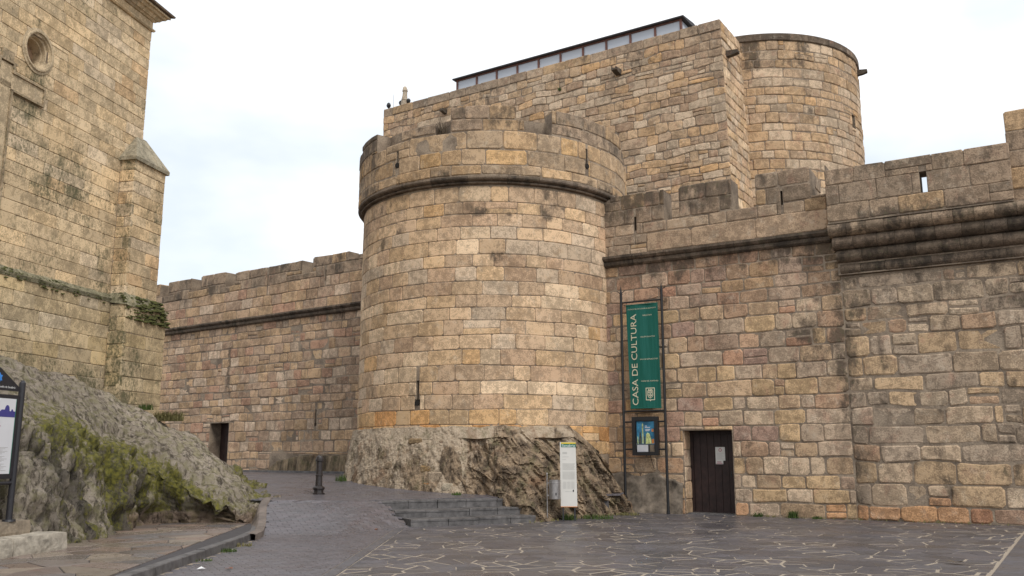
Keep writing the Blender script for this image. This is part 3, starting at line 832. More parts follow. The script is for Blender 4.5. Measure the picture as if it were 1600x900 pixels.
# rock the tower is founded on
def lerp_t(tb, x):
    if x <= tb[0][0]: return tb[0][1]
    for (a, b), (c, d) in zip(tb, tb[1:]):
        if x <= c: return b + (d - b) * (x - a) / (c - a)
    return tb[-1][1]
RB = [(-100, 4.6), (-75, 4.62), (-40, 4.72), (-20, 4.92), (-8, 5.15), (0, 5.35), (4, 6.0), (9, 6.8), (15, 6.40), (21, 5.95), (30, 5.65), (38, 5.42), (46, 5.2), (56, 5.0), (75, 4.6)]
RT = [(-100, 2.3), (31, 2.36), (36, 2.15), (42, 1.85), (50, 1.3), (57, .7), (64, .25), (75, .1)]
vs = []; cols = []; NI, NJ = 520, 100
for i in range(NI + 1):
    an = -100 + 172 * i / NI; rb = lerp_t(RB, an); zt = lerp_t(RT, an) + .05 * noise.noise(Vector((an * .12, 0, 0)))
    for j in range(NJ + 1):
        k = j / NJ                      # 0 at the foot, 1 at the top, then a lip running into the tower
        if k < .93:
            q = k / .93; z = -.06 + (zt + .06) * q; rr = TR + .10 + (rb - TR - .10) * ((1 - q) ** (1.0 if an < 2 else 0.85)) + .07 * math.sin(math.pi * q)
        else:
            q = (k - .93) / .07; z = zt + .02 * q; rr = TR + .10 - .28 * q
        a = an * dg; ux = math.sin(a); uy = -math.cos(a)
        P = Vector((ux * rr, uy * rr, z)); sl = Vector((an * .075 + z * .5, z * .42, rr * .4))
        rg = lambda x: 1 - min(1, abs(noise.noise(x)) * 3.0)
        tl_ = Vector((an * .11 + z * .75, z * .20, 4.2))
        rocky = sm((an + 16) / 14)
        d1 = noise.fractal(sl * 1.3, 0.9, 2.1, 5) * .14
        d2 = -(.12 * rg(tl_) ** 3 + .06 * rg(tl_ * 2.7) ** 2 + .025 * rg(tl_ * 6) ** 2) * (.12 + .88 * rocky)
        d2 += .10 * rocky * (noise.noise(tl_ * 1.7 + Vector((0, z * 1.5, 0))) > .12)
        cs_ = (an * .075 + z * .42) * 4.2 + 1.1 * noise.noise(Vector((an * .05, z * 1.1, 2.0))); li = math.floor(cs_)
        cz2 = z * 2.1 - an * .03 + 3 * noise.cell(Vector((li + .5, 1.5, .5))); l2 = math.floor(cz2)
        d2 += (.08 * (noise.cell(Vector((li + .5, l2 + .5, 7.5))) - .5) + .035 * (noise.cell(Vector((math.floor(cs_ * 2.7) + .5, math.floor(cz2 * 1.7) + .5, 3.5))) - .5)) * (.12 + .88 * rocky)
        d3 = noise.fractal(Vector((P.x * 6, P.y * 6, P.z * 5)), .6, 2.1, 4) * .035
        amp = (.55 + .45 * rocky) * min(1, (1 - k) * 9 + .25)
        dd = (d1 + d2) * amp + d3
        if k > .80: dd = max(dd, -.02)
        vs.append((TC[0] + ux * (rr + dd), TC[1] + uy * (rr + dd), z + (.02 * noise.noise(P * 5) if k > .9 else 0)))
        ren = .13 + 0.40 * max(0, min(1, (6 - an) / 14)) + .40 * band(z, 2.02, 2.6, .30) + (.10 if an < -34 else 0)
        wm = 1.0
        gp_ = .55 * max(0, 1 - math.hypot((an + 23.5) * .075 * 1.1, (z - .95) * .9) / .42) + .5 * max(0, 1 - math.hypot((an + 12) * .09 + (z - 1.3) * .35, (z - 1.3) * .6) / .40)
        if gp_ > .12: ren = -.6
        cols.append((1.0 * wm, .97 * wm, .92 * wm, ren))
fs = [(i * (NJ + 1) + j, (i + 1) * (NJ + 1) + j, (i + 1) * (NJ + 1) + j + 1, i * (NJ + 1) + j + 1) for i in range(NI) for j in range(NJ)]
o = mesh('rock', vs, fs, 'tower_rock', None, cols, smooth=False)
tag(o, 'steep brown rock with patches of old pale render that the round tower is founded on', kind='structure')
# set-in stones showing in the old render
r = random.Random(33)
for (an, z, w, h, cc_) in ((-27, 1.95, .42, .17, (.20, .14, .08)), (-30, 1.42, .24, .14, (.20, .15, .10)), (-21, 1.22, .34, .17, (.21, .14, .07)), (-19.6, .80, .34, .16, (.28, .14, .06)), (-16.5, 1.92, .18, .10, (.17, .12, .08)), (-17, 1.02, .44, .26, (.27, .21, .15)), (-12.5, .75, .3, .2, (.32, .27, .2)), (-37, 1.3, .3, .2, (.24, .18, .12)), (-24, .62, .2, .12, (.25, .18, .12))):
    rb = lerp_t(RB, an); q = (z + .06) / 2.4; rr = TR + .10 + (rb - TR - .10) * (1 - q) + .07 * math.sin(math.pi * q)
    Fq = cyl(TC, rr); u = an * dg * rr
    g = stone_geo(Fq, (u - w / 2, u + w / 2, z - h / 2, z + h / 2), r, .0, .035, .03, .02, .25, -.2)
    mesh('embedded_stone', g[0], g[1], 'warm_granite', o, (*cc_, .35))

# ================================================================== RIGHT CURTAIN WALL
wallA = thing('curtain_wall', (8.5, 22.5, 0), 'rough granite castle wall with battlements and corbelled box, right of the round tower', 'castle wall')
store = []
TMAX = 15.0
doorA = (2.06, 3.43, -.1, 2.25)
patchA = (-.9, 2.0, -.1, .85)
h0 = [doorA]
rl = random.Random(41)
rectsL = layout(-1.2, 6.5, 0.0, 7.12, 0.385, 0.60, rl, h0, hv=.2, wv=.42, split=.05, pair=.06)
rectsR = layout(6.5, TMAX, 0.0, 7.12, 0.44, 0.86, rl, [(6.55, 10.55, 6.1, 7.2)], hv=.22, wv=.45, split=.07, pair=.12)
def g_A(u, z):
    g = .26 + .42 * max(0, nz(u, z * .6, .6, 2.2)) + .35 * band(z, 6.75, 7.3, .35) + .12 * band(z, 4.6, 7.2, 1.5)
    g += .75 * band(u + .25 * nz(u, z, 1.2, 7), 6.38, 6.60, .22) * (.55 + .45 * band(z, 3.2, 6.3, 1.2))
    g += .6 * max(0, 1 - math.hypot((u - 5.5), (z - 4.75) * .8) / .6) + .5 * max(0, 1 - math.hypot(u - 5.3, z - 3.9) / .5)
    g += .25 * band(u, 5.8, 6.4, .6) * band(z, 4, 7, 1)
    if u > 6.5: g += .10 + .2 * band(z, 5.3, 6.3, .6)
    g += .4 * max(0, 1 - abs(u - 10.0) / .35) * band(z, .3, 3.2, .6) + .45 * max(0, 1 - abs(u - 8.55) / .25) * band(z, .8, 3.6, .8) + .4 * max(0, 1 - abs(u - 7.3) / .2) * band(z, 2.2, 5.2, .8)
    return g
def c_A(c, u, z, r):
    k = band(z, -1, .42, .12) * (u > 3.6)
    if k > .3 and r.random() < .7:
        c = tuple(a * .4 + b * .6 for a, b in zip(c, (.42, .20, .085)))
    if u > 8.6 and z < .95 and r.random() < .6: c = tuple(a * .5 + b * .5 for a, b in zip(c, (.22, .10, .065)))
    if u < 5 and 1.9 < z < 5.5 and r.random() < .10: c = (.31, .205, .155)
    if u < 6 and z > 5.5: c = tuple(a * b for a, b in zip(c, (.86, .82, .84)))
    if u < 2.2 and z < 3.2: c = tuple(a * b for a, b in zip(c, (1.1, 1.05, .98)))
    return c
masonry(wallA, FA, rectsL, lambda u, z: 'rubble', 'rubble_granite', 42, gap=.026, proud=.014, bev=.022, jit=.016, rough=.08, grime_shade=g_A, colf=c_A, store=store, wob=.05)
masonry(wallA, FA, rectsR, 'right', 'rubble_granite', 43, gap=.034, proud=.024, bev=.028, jit=.024, rough=.10, grime_shade=g_A, colf=c_A, store=store, wob=.07)
# parapet with merlons
gaps = [(1.72, 2.17, 8.32, 9.6), (3.74, 4.40, 8.36, 9.6), (5.88, 6.27, 8.42, 9.6), (-1.2, 0.0, 9.1, 9.6)]
slA = [(.76, .83, 8.12, 8.55), (5.07, 5.13, 8.28, 8.68)]
# large pale ashlars just above the cornice
rp1 = layout(-1.2, 1.15, 7.40, 8.0, .3, .6, random.Random(45), [], zs=[7.40, 7.72, 8.0])
rp1 += [(1.15, 2.5, 7.42, 7.98), (2.5, 4.35, 7.42, 8.0), (4.35, 6.27, 7.42, 8.02)]
rp2 = layout(-1.2, 6.27, 8.0, 9.27, .42, .72, random.Random(46), gaps + slA, wv=.35, split=.0, zs=[8.0, 8.34, 8.80, 9.26])
def g_Ap(u, z): return .42 + .45 * band(z, 8.7, 9.6, .4) + .4 * nz(u, z, .9, 4.4) - (.35 if (z < 8.02 and u > 1.1) else 0)
masonry(wallA, FA, rp1 + rp2, lambda u, z: 'keep' if (z < 8.02 and u > 1.1) else 'parapet', 'rubble_granite', 47, gap=.018, proud=.012, bev=.024, jit=.014, rough=.05, grime_shade=g_Ap, back=-.66, store=store, wob=.02)
FAb = lambda u, z, d: FA(u, z, d + .08)
# merlon 3 has a deep right flank
mer = [(5.0, 5.86, 8.42, 8.85), (5.0, 5.86, 8.85, 9.25)]
masonry(wallA, lambda u, z, d: FA(u, z, d - .72), mer, 'parapet', 'rubble_granite', 48, gap=.02, back=-.75, grime_shade=g_Ap, store=store)
core(FA, -1.2, TMAX, -.1, 7.16, -.9, -.010, wallA, [doorA], name='wall_core')
core(FA, -1.2, 6.3, 7.16, 9.2, -.63, -.016, wallA, [(a, b, c - .03, d) for a, b, c, d in gaps[:3]] + slA, name='parapet_core', shut=False)
moulding(wallA, FA, -1.2, 6.32, [(-.1, 7.08), (.05, 7.08), (.11, 7.13), (.12, 7.20), (.09, 7.235), (.15, 7.26), (.20, 7.32), (.19, 7.39), (.10, 7.415), (-.1, 7.415)], 1.0, 51, 'dark', .75)

# corbelled box on rolls
BX0, BX1, BD = 6.36, 10.58, .55
FBx = lambda u, z, d: FA(u, z, d + BD)
loop = (8.60, 8.76, 7.94, 8.48)
rb_ = layout(BX0, BX1, 7.48, 8.88, .46, 1.05, random.Random(52), [loop], wv=.4, zs=[7.48, 7.93, 8.46, 8.88])
def g_Bx(u, z): return .40 + .45 * nz(u, z, .8, 6.4) + .55 * band(z, 7.0, 7.62, .12) * band(u, 7.6, 10.0, .6) + .25 * band(z, 8.5, 9.2, .2)
masonry(wallA, FBx, rb_, 'parapet', 'rubble_granite', 53, gap=.012, proud=.012, bev=.016, jit=.012, grime_shade=g_Bx, back=-.62, store=store)
core(FBx, BX0 + .01, BX1 - .01, 7.44, 8.84, -.58, -.018, wallA, [loop], name='box_core', shut=False)
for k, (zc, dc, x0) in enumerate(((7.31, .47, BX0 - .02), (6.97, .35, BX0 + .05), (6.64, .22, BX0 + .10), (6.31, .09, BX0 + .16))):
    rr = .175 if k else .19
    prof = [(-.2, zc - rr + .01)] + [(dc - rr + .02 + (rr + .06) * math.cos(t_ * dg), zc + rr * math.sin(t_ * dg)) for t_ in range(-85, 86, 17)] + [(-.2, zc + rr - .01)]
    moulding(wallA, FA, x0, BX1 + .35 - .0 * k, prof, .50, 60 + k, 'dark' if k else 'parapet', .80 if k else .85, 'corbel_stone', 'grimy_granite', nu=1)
m = MB(); m.box(FA, BX0 + .1, BX1 + .3, 6.16, 7.5, -.1, .10); m.build('corbel_core', 'mortar', wallA)
# tall pier at the right end
FPi = lambda u, z, d: FA(u, z, d + .10)
rp = layout(10.52, TMAX, 7.42, 9.80, .46, .8, random.Random(55), [(BX1, BX1 + .02, 0, 1)], wv=.3)
masonry(wallA, FPi, rp, 'parapet', 'grimy_granite', 56, gap=.016, proud=.015, grime_shade=lambda u, z: .55 + .3 * nz(u, z, .7, 2), back=-.8, store=store)
core(FPi, 10.54, TMAX, 7.16, 9.77, -.77, -.016, wallA, [], name='pier_core')
emit(wallA, store)
# smooth grey rendered foot between tower and door, and the door reveal
m = MB(); NX, NZ = 40, 26; vs = []; cols = []
for i in range(NX + 1):
    u = -.6 + 2.62 * i / NX; zt = 1.12 + .14 * noise.noise(Vector((u * 2.2, 1.1, 0))) - .22 * sm((u - 1.2) / .8) + .05 * noise.noise(Vector((u * 7, 3, 0)))
    for j in range(NZ + 1):
        q = j / NZ; z = -.05 + (zt + .05) * q
        dd = .055 + .10 * (1 - q) ** 2 + .035 * noise.fractal(Vector((u * 3, z * 3, 7)), .8, 2, 4)
        if q > .96: dd = -.05
        vs.append(FA(u, z, dd)); cols.append((.80, .82, .86, .05 + .45 * (z < .2 + .1 * nz(u, z, 2, 1)) + .3 * max(0, nz(u, z, 1.5, 8))))
fs = [(i * (NZ + 1) + j, (i + 1) * (NZ + 1) + j, (i + 1) * (NZ + 1) + j + 1, i * (NZ + 1) + j + 1) for i in range(NX) for j in range(NZ)]
mesh('rendered_foot', vs, fs, 'stained_render', wallA, cols, smooth=True)
# jamb stones lining the left reveal
r = random.Random(57)
FJ = lambda u, z, d: FA(2.06 + d + .012, z, -u)
for q in layout(0.02, .52, .0, 2.25, .42, .6, r, []):
    g = stone_geo(FJ, q, r, .02, .010, .02, .01, .05, -.06)
    if g: mesh('jamb_stone', g[0], g[1], 'rubble_granite', wallA, (*pick('rubble', r), .35))
# door with planks
DD = -.52
m = MB(); m.box(FA, 2.07, 3.42, -.02, 2.24, DD - .06, DD - .02); door = m.build('door', 'door_wood', wallA)
for i in range(6):
    a = 2.16 + i * .199; m = MB(); m.prism(FA, [(a + .005, .03), (a + .194, .03), (a + .194, 2.17), (a + .005, 2.17)], DD - .03, DD + .006 + .003 * (i % 2)); m.build('plank', 'door_wood', door)
m = MB()
for (a, b, c, d) in ((2.075, 2.155, 0, 2.235), (3.355, 3.425, 0, 2.235), (2.155, 3.355, 2.175, 2.235)): m.box(FA, a, b, c, d, DD - .03, DD + .03)
m.build('door_frame', 'door_wood', door)
m = MB(); m.box(FA, 3.20, 3.23, 1.0, 1.14, DD, DD + .022); m.tube(FA(3.215, 1.08, DD + .01), FA(3.215, 1.08, DD + .05), .011); m.build('latch', 'black_iron', door)
m = MB(); m.box(FA, 2.06, 3.44, -.02, .035, DD - .1, -.1); m.build('threshold', 'kerb_slate', wallA)
# paper notices on the door
nt_ = thing('paper_notice', FA(2.92, 1.6, DD + .01), 'white printed paper notice pinned on the dark plank door', 'notice')
m = MB(); m.box(FA, 2.79, 3.06, 1.43, 1.80, DD + .0115, DD + .014); m.build('sheet', 'white_panel', nt_)
m = MB(); m.box(FA, 2.79, 3.00, 1.335, 1.44, DD + .0145, DD + .0165); m.build('small_sheet', 'white_panel', nt_)
m = MB()
for i in range(7): m.box(FA, 2.83, 3.02 - .03 * (i % 3), 1.47 + .026 * i, 1.479 + .026 * i, DD + .0142, DD + .0155)
m.build('print', 'pale_grey_ink', nt_)
m = MB(); n = 18
for i in range(n):
    a = 2 * math.pi * i / n; b = 2 * math.pi * (i + 1) / n
    m.prism(FA, [(2.925 + .032 * math.cos(a), 1.72 + .032 * math.sin(a)), (2.925 + .045 * math.cos(a), 1.72 + .045 * math.sin(a)), (2.925 + .045 * math.cos(b), 1.72 + .045 * math.sin(b)), (2.925 + .032 * math.cos(b), 1.72 + .032 * math.sin(b))], DD + .0142, DD + .0155)
m.build('red_print', 'crimson_ink', nt_)
for q_ in ((2.81, 2.98, 1.345, 1.36), (2.83, 2.95, 1.385, 1.405)):
    m = MB(); m.box(FA, *q_, DD + .0166, DD + .018); m.build('red_line', 'crimson_ink', nt_)

# ================================================================== LEFT CURTAIN WALL
wallB = thing('curtain_wall', (-11, 36.7, .8), 'far castle wall with battlements and small door, between church and round tower', 'castle wall')
store = []
doorB = (7.62, 8.90, .5, 2.90)
slitB = [(2.27, 2.34, 2.75, 3.30), (2.24, 2.37, 2.66, 2.78)]
UB = 22.0
rectsB = layout(-.6, UB, .7, 6.98, .355, .52, random.Random(71), [doorB] + slitB + [(-1, 4.9, .4, 1.62)], hv=.18, wv=.38, split=.03, pair=.04)
def g_B(u, z):
    g = .24 + .35 * max(0, nz(u, z, .7, 3.3)) + .3 * band(z, 6.7, 7.1, .3)
    g += .9 * max(0, 1 - abs(u - 7.8) / .2) * band(z, 4.6, 6.2, .3) + .6 * max(0, 1 - math.hypot(u - 7.9, z - 4.3) / .45)
    return g
masonry(wallB, FB, rectsB, 'wallb', 'rubble_granite', 72, gap=.026, proud=.016, bev=.024, jit=.014, rough=.06, grime_shade=g_B, store=store, wob=.05)
gB = [(-.6, .75, 9.0, 9.9), (.75, 2.78, 9.30, 9.9), (2.78, 3.40, 8.72, 9.9), (3.4, 7.7, 9.28, 9.9), (7.7, 8.38, 8.75, 9.9), (8.38, 10.15, 9.42, 9.9), (10.15, 10.85, 8.8, 9.9), (10.85, 12.65, 9.42, 9.9), (12.65, 13.3, 8.8, 9.9), (13.3, UB, 9.42, 9.9)]
sB = [(1.98, 2.04, 8.28, 8.72), (5.5, 5.56, 8.38, 8.92)]
rBp = layout(-.6, UB, 7.22, 9.42, .42, .72, random.Random(73), gB + sB, wv=.35, zs=[7.22, 7.62, 8.05, 8.48, 8.90, 9.42], split=.02)
masonry(wallB, lambda u, z, d: FB(u, z, d + .05), rBp, lambda u, z: 'wallb' if z < 8.3 else 'parapet', 'rubble_granite', 74, gap=.022, proud=.015, bev=.024, jit=.014, grime_shade=lambda u, z: .32 + .35 * band(z, 8.6, 9.6, .4) + .4 * nz(u, z, .8, 8.8), back=-.56, store=store, wob=.03)
emit(wallB, store)
core(FB, -.6, UB, .3, 7.2, -.8, -.005, wallB, [doorB] + slitB, name='wall_core')
core(FB, -.6, UB, 7.2, 9.38, -.5, .034, wallB, [(a, b, c - .03, d) for a, b, c, d in gB] + sB, name='parapet_core')
moulding(wallB, FB, -.6, UB, [(-.1, 6.93), (.06, 6.93), (.12, 6.98), (.13, 7.05), (.10, 7.08), (.16, 7.12), (.20, 7.17), (.18, 7.235), (-.1, 7.235)], .95, 75, 'dark', .75)
m = MB(); m.box(FB, 7.63, 8.89, .6, 2.89, -.62, -.56); dB = m.build('door', 'door_wood', wallB)
for i in range(5):
    a = 7.72 + i * .215; m = MB(); m.prism(FB, [(a + .005, .8), (a + .21, .8), (a + .21, 2.72), (a + .005, 2.72)], -.565, -.54); o = m.build('plank', 'door_wood', dB)
# foot of rock under the left wall
vs = []; cols = []; NX, NZ = 60, 16
for i in range(NX + 1):
    u = -1.0 + 5.95 * i / NX; zt = 1.66 - .28 * sm((u - 2.6) / 2.2) + .07 * noise.noise(Vector((u * 2, 5, 0)))
    if u > 4.3: zt -= (u - 4.3) * .8
    for j in range(NZ + 1):
        q = j / NZ; z = .7 + (zt - .7) * q; dd = .14 + .20 * (1 - q) + .10 * noise.fractal(Vector((u * 2.4, z * 1.2, 2)), .8, 2, 4)
        if q > .92: dd = -.06
        vs.append(FB(u, z, dd)); cols.append((.8, .78, .7, .06))
fs = [(i * (NZ + 1) + j, (i + 1) * (NZ + 1) + j, (i + 1) * (NZ + 1) + j + 1, i * (NZ + 1) + j + 1) for i in range(NX) for j in range(NZ)]
tag(mesh('rock', vs, fs, 'tower_rock', None, cols, smooth=True), 'low band of brown rock under the left castle wall', kind='structure')
m = MB(); m.box(FB, -.8, 12, .7, .99, .34, .50, nu=12); m.build('edging', 'kerb_slate', wallB)

# ================================================================== KEEP AND ITS ROUND CORNER
keep = thing('castle_keep', (2, 41, 0), 'tall flat-sided stone keep with long glazed roof strip, behind the round tower', 'castle keep')
store = []
def g_K(u, z): return .24 + .38 * max(0, nz(u, z, .42, 1.9)) + .28 * band(z, 19.3, 20.6, .8) + .25 * band(z, 8, 11.5, 1.5) * 0
rk = layout(-.0, 19.3, 8.6, 19.93, .38, .66, random.Random(81), [], hv=.22, wv=.42, split=.07, pair=.07)
masonry(keep, FK, rk, 'keep', 'rubble_granite', 82, gap=.028, proud=.020, bev=.026, jit=.024, rough=.10, grime_shade=g_K, store=store, wob=.13)
rk = layout(0, 19.3, 19.93, 20.40, .45, 1.15, random.Random(83), [], wv=.3)
masonry(keep, FK, rk, 'parapet', 'rubble_granite', 84, gap=.02, proud=.03, bev=.02, jit=.012, grime_shade=lambda u, z: .45 + .3 * nz(u, z, .5, 3), store=store, back=-.7)
rk = layout(0.02, 2.9, 8.6, 20.38, .42, .62, random.Random(85), [], hv=.2, wv=.35)
masonry(keep, FS, rk, lambda u, z: 'tower', 'rubble_granite', 86, gap=.03, proud=.022, bev=.03, jit=.02, rough=.08, grime_shade=g_K, store=store, wob=.06)
emit(keep, store)
m = MB()
cs = [(-.0, 0), (19.3, 0)]
def kbox(z, i):
    P = [FK(0.02, z, -.02), FK(19.28, z, -.02), FK(19.28, z, -9), FK(0.02, z, -9)]
    return P
lo, hi = kbox(-.05, 0), kbox(20.36, 0)
m.add(lo + hi, [(0, 1, 5, 4), (1, 2, 6, 5), (2, 3, 7, 6), (3, 0, 4, 7), (4, 5, 6, 7)])
m.build('keep_core', 'mortar', keep)
# water spouts
def spout(parent, F, u, z, L=.55, w=.13, mat='rubble_granite'):
    m = MB()
    m.prism(lambda d, zz, uu: F(uu, zz, d), [(-.2, z - .16), (L * .55, z - .10), (L, z - .04), (L, z + .04), (L * .5, z + .07), (-.2, z + .10)], u + w, u - w)
    m.prism(lambda d, zz, uu: F(uu, zz, d), [(-.1, z + .09), (L, z + .03), (L, z + .09), (-.1, z + .16)], u + w, u + w * .5)
    m.prism(lambda d, zz, uu: F(uu, zz, d), [(-.1, z + .09), (L, z + .03), (L, z + .09), (-.1, z + .16)], u - w * .5, u - w)
    m.c = [(.09, .075, .06, .8)] * len(m.v)
    return m.build('water_spout', mat, parent, tint=True)
spout(keep, FK, 4.95, 19.05); spout(keep, FK, 15.0, 19.3, .4, .09); spout(keep, FS, .55, 18.9, .55, .13)
# glazed strip on the roof
FL = lambda u, z, d: FK(u, z, d - 1.0)
L0, L1 = 2.15, 15.05
m = MB(); m.prism(lambda d, z, u: FL(u, z, d), [(-2.6, 21.50), (.14, 21.50), (.16, 21.56), (-1.2, 21.74), (-2.6, 21.64)], L0 - .16, L1 + .16)
lant = m.build('roof_glazing', 'roof_slate', keep)
npan = 10; st = (L1 - L0 - .1) / npan
for i in range(npan + 1):
    u = L0 + st * i; m = MB(); m.box(FL, u, u + .10, 20.3, 21.50, -.12, .0); m.build('post', 'window_wood', lant)
    if i < npan:
        m = MB(); m.box(FL, u + .10, u + st, 20.36, 21.42, -.08, -.055); m.build('pane', 'sky_tone_glass', lant)
        m = MB(); m.box(FL, u + .10, u + st, 21.42, 21.50, -.10, -.01); m.build('rail', 'window_wood', lant)
m = MB(); m.box(FL, L0, L0 + .08, 20.3, 21.50, -2.5, -2.38); m.box(FL, L0, L0 + .08, 20.3, 21.50, -1.3, -1.2); m.build('side_post', 'window_wood', lant)
m = MB(); m.box(FL, L0 + .03, L0 + .05, 20.36, 21.46, -2.38, -.12); m.build('pane', 'sky_tone_glass', lant)
m = MB(); m.box(FL, L0 - .1, L1 + .1, 20.3, 21.5, -2.6, -2.5); m.build('rear_wall', 'window_wood', lant)
# weathered finial at the left end of the parapet
fin = thing('stone_finial', FK(18.0, 20.4, -.25), 'small weathered stone finial standing on the left end of the keep parapet', 'finial')
F0 = FK(18.0, 20.4, -.25)
m = MB(); n = 8; prof = [(.20, 0), (.21, .22), (.17, .26), (.20, .34), (.17, .42), (.13, .60), (.12, .82), (.16, .86), (.15, .98), (.11, 1.08), (.05, 1.14)]
m.lathe(F0, prof, 10)
m.v = [(x + .05 * noise.noise(Vector((x * 4, y * 4, z * 4))), y, z) for x, y, z in m.v]
m.c = [(.36, .30, .23, .35)] * len(m.v); m.build('shaft', 'warm_granite', fin, tint=True)
for du_ in (-.27, .27):
    c0 = FK(18.0 + du_, 20.4, -.25); m = MB(); m.lathe((c0[0], c0[1], 20.4), [(.07, 0), (.05, .10), (.10, .18), (.12, .26), (.09, .34), (.03, .38)], 10); m.build('dark_ball', 'black_iron', fin)
fl = FK(19.1, 20.4, -.2); f2 = thing('floodlight', fl, 'tiny dark round fitting on the far left tip of the keep parapet', 'fitting')
m = MB(); m.lathe(fl, [(.05, -.05), (.03, .10), (.10, .16), (.13, .25), (.10, .36), (.04, .42)], 10); m.build('head', 'black_iron', f2)
m = MB(); m.tube(FK(18.75, 20.35, -.2), FK(18.75, 21.25, -.2), .008); m.build('aerial', 'black_iron', f2)

turret = thing('corner_turret', (UC[0], UC[1], 0), 'round turret beside the keep with small square window and water spout', 'turret')
store = []
win = (47 * dg * UR - .19, 47 * dg * UR + .19, 16.75, 17.4)
ru = layout(-.85 * UR, 1.75 * UR, 8.6, 20.35, .42, .78, random.Random(91), [win], hv=.18, wv=.38, split=.04, pair=.03)
def g_U(u, z):
    a = u / UR / dg
    return .24 + .35 * max(0, nz(u, z, .5, 7.9)) + .5 * band(z, 19.2, 20.6, .5) * (.5 + .5 * nz(u, 0, .9, 3)) + .7 * band(u, -1.45, -1.1, .3) * band(z, 19.0, 20.5, .4) + .45 * max(0, 1 - abs(a - 14) / 5) * band(z, 17, 20.5, 2)
masonry(turret, FU, ru, 'turret', 'rubble_granite', 92, gap=.03, proud=.02, bev=.03, jit=.018, rough=.07, grime_shade=g_U, store=store, wob=.06)
emit(turret, store)
core(FU, -3.13 * UR, 3.13 * UR, -.05, 20.4, -.7, -.014, turret, [win], du=.5, name='turret_core')
moulding(turret, FU, -1.3 * UR, 1.9 * UR, [(-.5, 20.33), (.02, 20.33), (.07, 20.37), (.07, 20.66), (.03, 20.70), (-.5, 20.70)], 1.1, 93, 'dark', .6, 'coping_stone', 'rubble_granite', 3)
m = MB(); m.lathe((UC[0], UC[1], 20.2), [(UR - .45, 0), (UR - .45, .3)], 48); m.build('roof_deck', 'roof_slate', turret)
spout(turret, FU, 63 * dg * UR, 20.05, .45, .11)

# ================================================================== CHURCH
church = thing('church', (-11.5, 20, 3), 'tall sandy stone church with round window, relief cross and corner buttress', 'church')
store = []
CT = 13.0
oc = (4.23, 11.13)
och = (oc[0] - .35, oc[0] + .35, oc[1] - .37, oc[1] + .37)
rc = layout(-.02, CT, 5.72, 13.75, .315, .78, random.Random(101), [och], hv=.12, wv=.38, split=.0)
def g_C(u, z):
    g = .30 + .42 * nz(u, z * .7, .8, 6.1) + .25 * max(0, nz(u * 2.2, z * .35, 1.6, 2.2)) + .25 * band(z, 5, 9.5, 2) * .6
    g += .5 * max(0, 1 - abs(u - oc[0] + .1) / .4) * band(z, 9.7, 10.7, .5) + .4 * max(0, 1 - abs(u - oc[0]) / .25) * band(z, 11.7, 12.6, .3)
    return g
masonry(church, FC, rc, 'church', 'church_ashlar', 102, gap=.010, proud=.005, bev=.010, jit=.006, grime_shade=g_C, store=store)
rc = layout(-.9, CT, 2.0, 5.66, .36, .95, random.Random(103), [], hv=.10, wv=.3)
masonry(church, lambda u, z, d: FC(u, z, d + .12), rc, 'churchlow', 'church_ashlar', 104, gap=.010, proud=.008, bev=.012, jit=.008, grime_shade=lambda u, z: .38 + .5 * nz(u, z, .9, 3.1) + .2 * band(z, 1, 4, .5), store=store, wob=.03)
# buttress faces: outer face (parallel to the wall) and the face towards the camera, its shade put into the stone colour
BU0, BU1 = -.55, .87
FBu = lambda u, z, d: FC(u, z, d + .45)
rc = layout(BU0, BU1, 5.72, 9.55, .32, .72, random.Random(105), [], hv=.12)
masonry(church, FBu, rc, 'church', 'church_ashlar', 106, gap=.012, proud=.006, bev=.012, jit=.008, grime_shade=lambda u, z: .45 + .3 * nz(u, z, .8, 8), store=store)
FBs = lambda u, z, d: FC(BU1 + d, z, u)
rc = layout(.01, .46, 5.72, 9.55, .32, .5, random.Random(107), [], hv=.12)
masonry(church, FBs, rc, 'church', 'church_ashlar', 108, gap=.012, proud=.006, bev=.012, jit=.008, grime_shade=lambda u, z: .62 + .25 * nz(u, z, .8, 9), store=store)  # raised value darkens the stone as shading of this side
FBl = lambda u, z, d: FC(u, z, d + .60)
rc = layout(-.85, .98, 1.8, 5.50, .36, .85, random.Random(109), [], hv=.1)
masonry(church, FBl, rc, 'churchlow', 'church_ashlar', 110, gap=.010, proud=.010, bev=.014, jit=.010, grime_shade=lambda u, z: .45 + .4 * nz(u, z, .9, 5), store=store)
FBm = lambda u, z, d: FC(.98 + d, z, u)
rc = layout(.13, .61, 1.8, 5.50, .36, .6, random.Random(111), [], hv=.1)
masonry(church, FBm, rc, 'churchlow', 'church_ashlar', 112, gap=.010, proud=.010, bev=.014, jit=.010, grime_shade=lambda u, z: .7 + .2 * nz(u, z, .9, 5), store=store)  # shade of the lower side face, also coloured in
emit(church, store)
core(FC, -.0, CT, 1.5, 14.1, -5, -.012, church, [(och[0], och[1], och[2], och[3])], name='wall_core')
m = MB(); m.box(FC, -.88, CT, 1.0, 5.64, -.5, .108); m.box(FC, BU0 + .01, BU1 - .01, 5.5, 9.55, -.5, .438); m.box(FC, -.83, .965, 1.0, 5.5, -.5, .588); m.build('buttress_core', 'mortar', church)
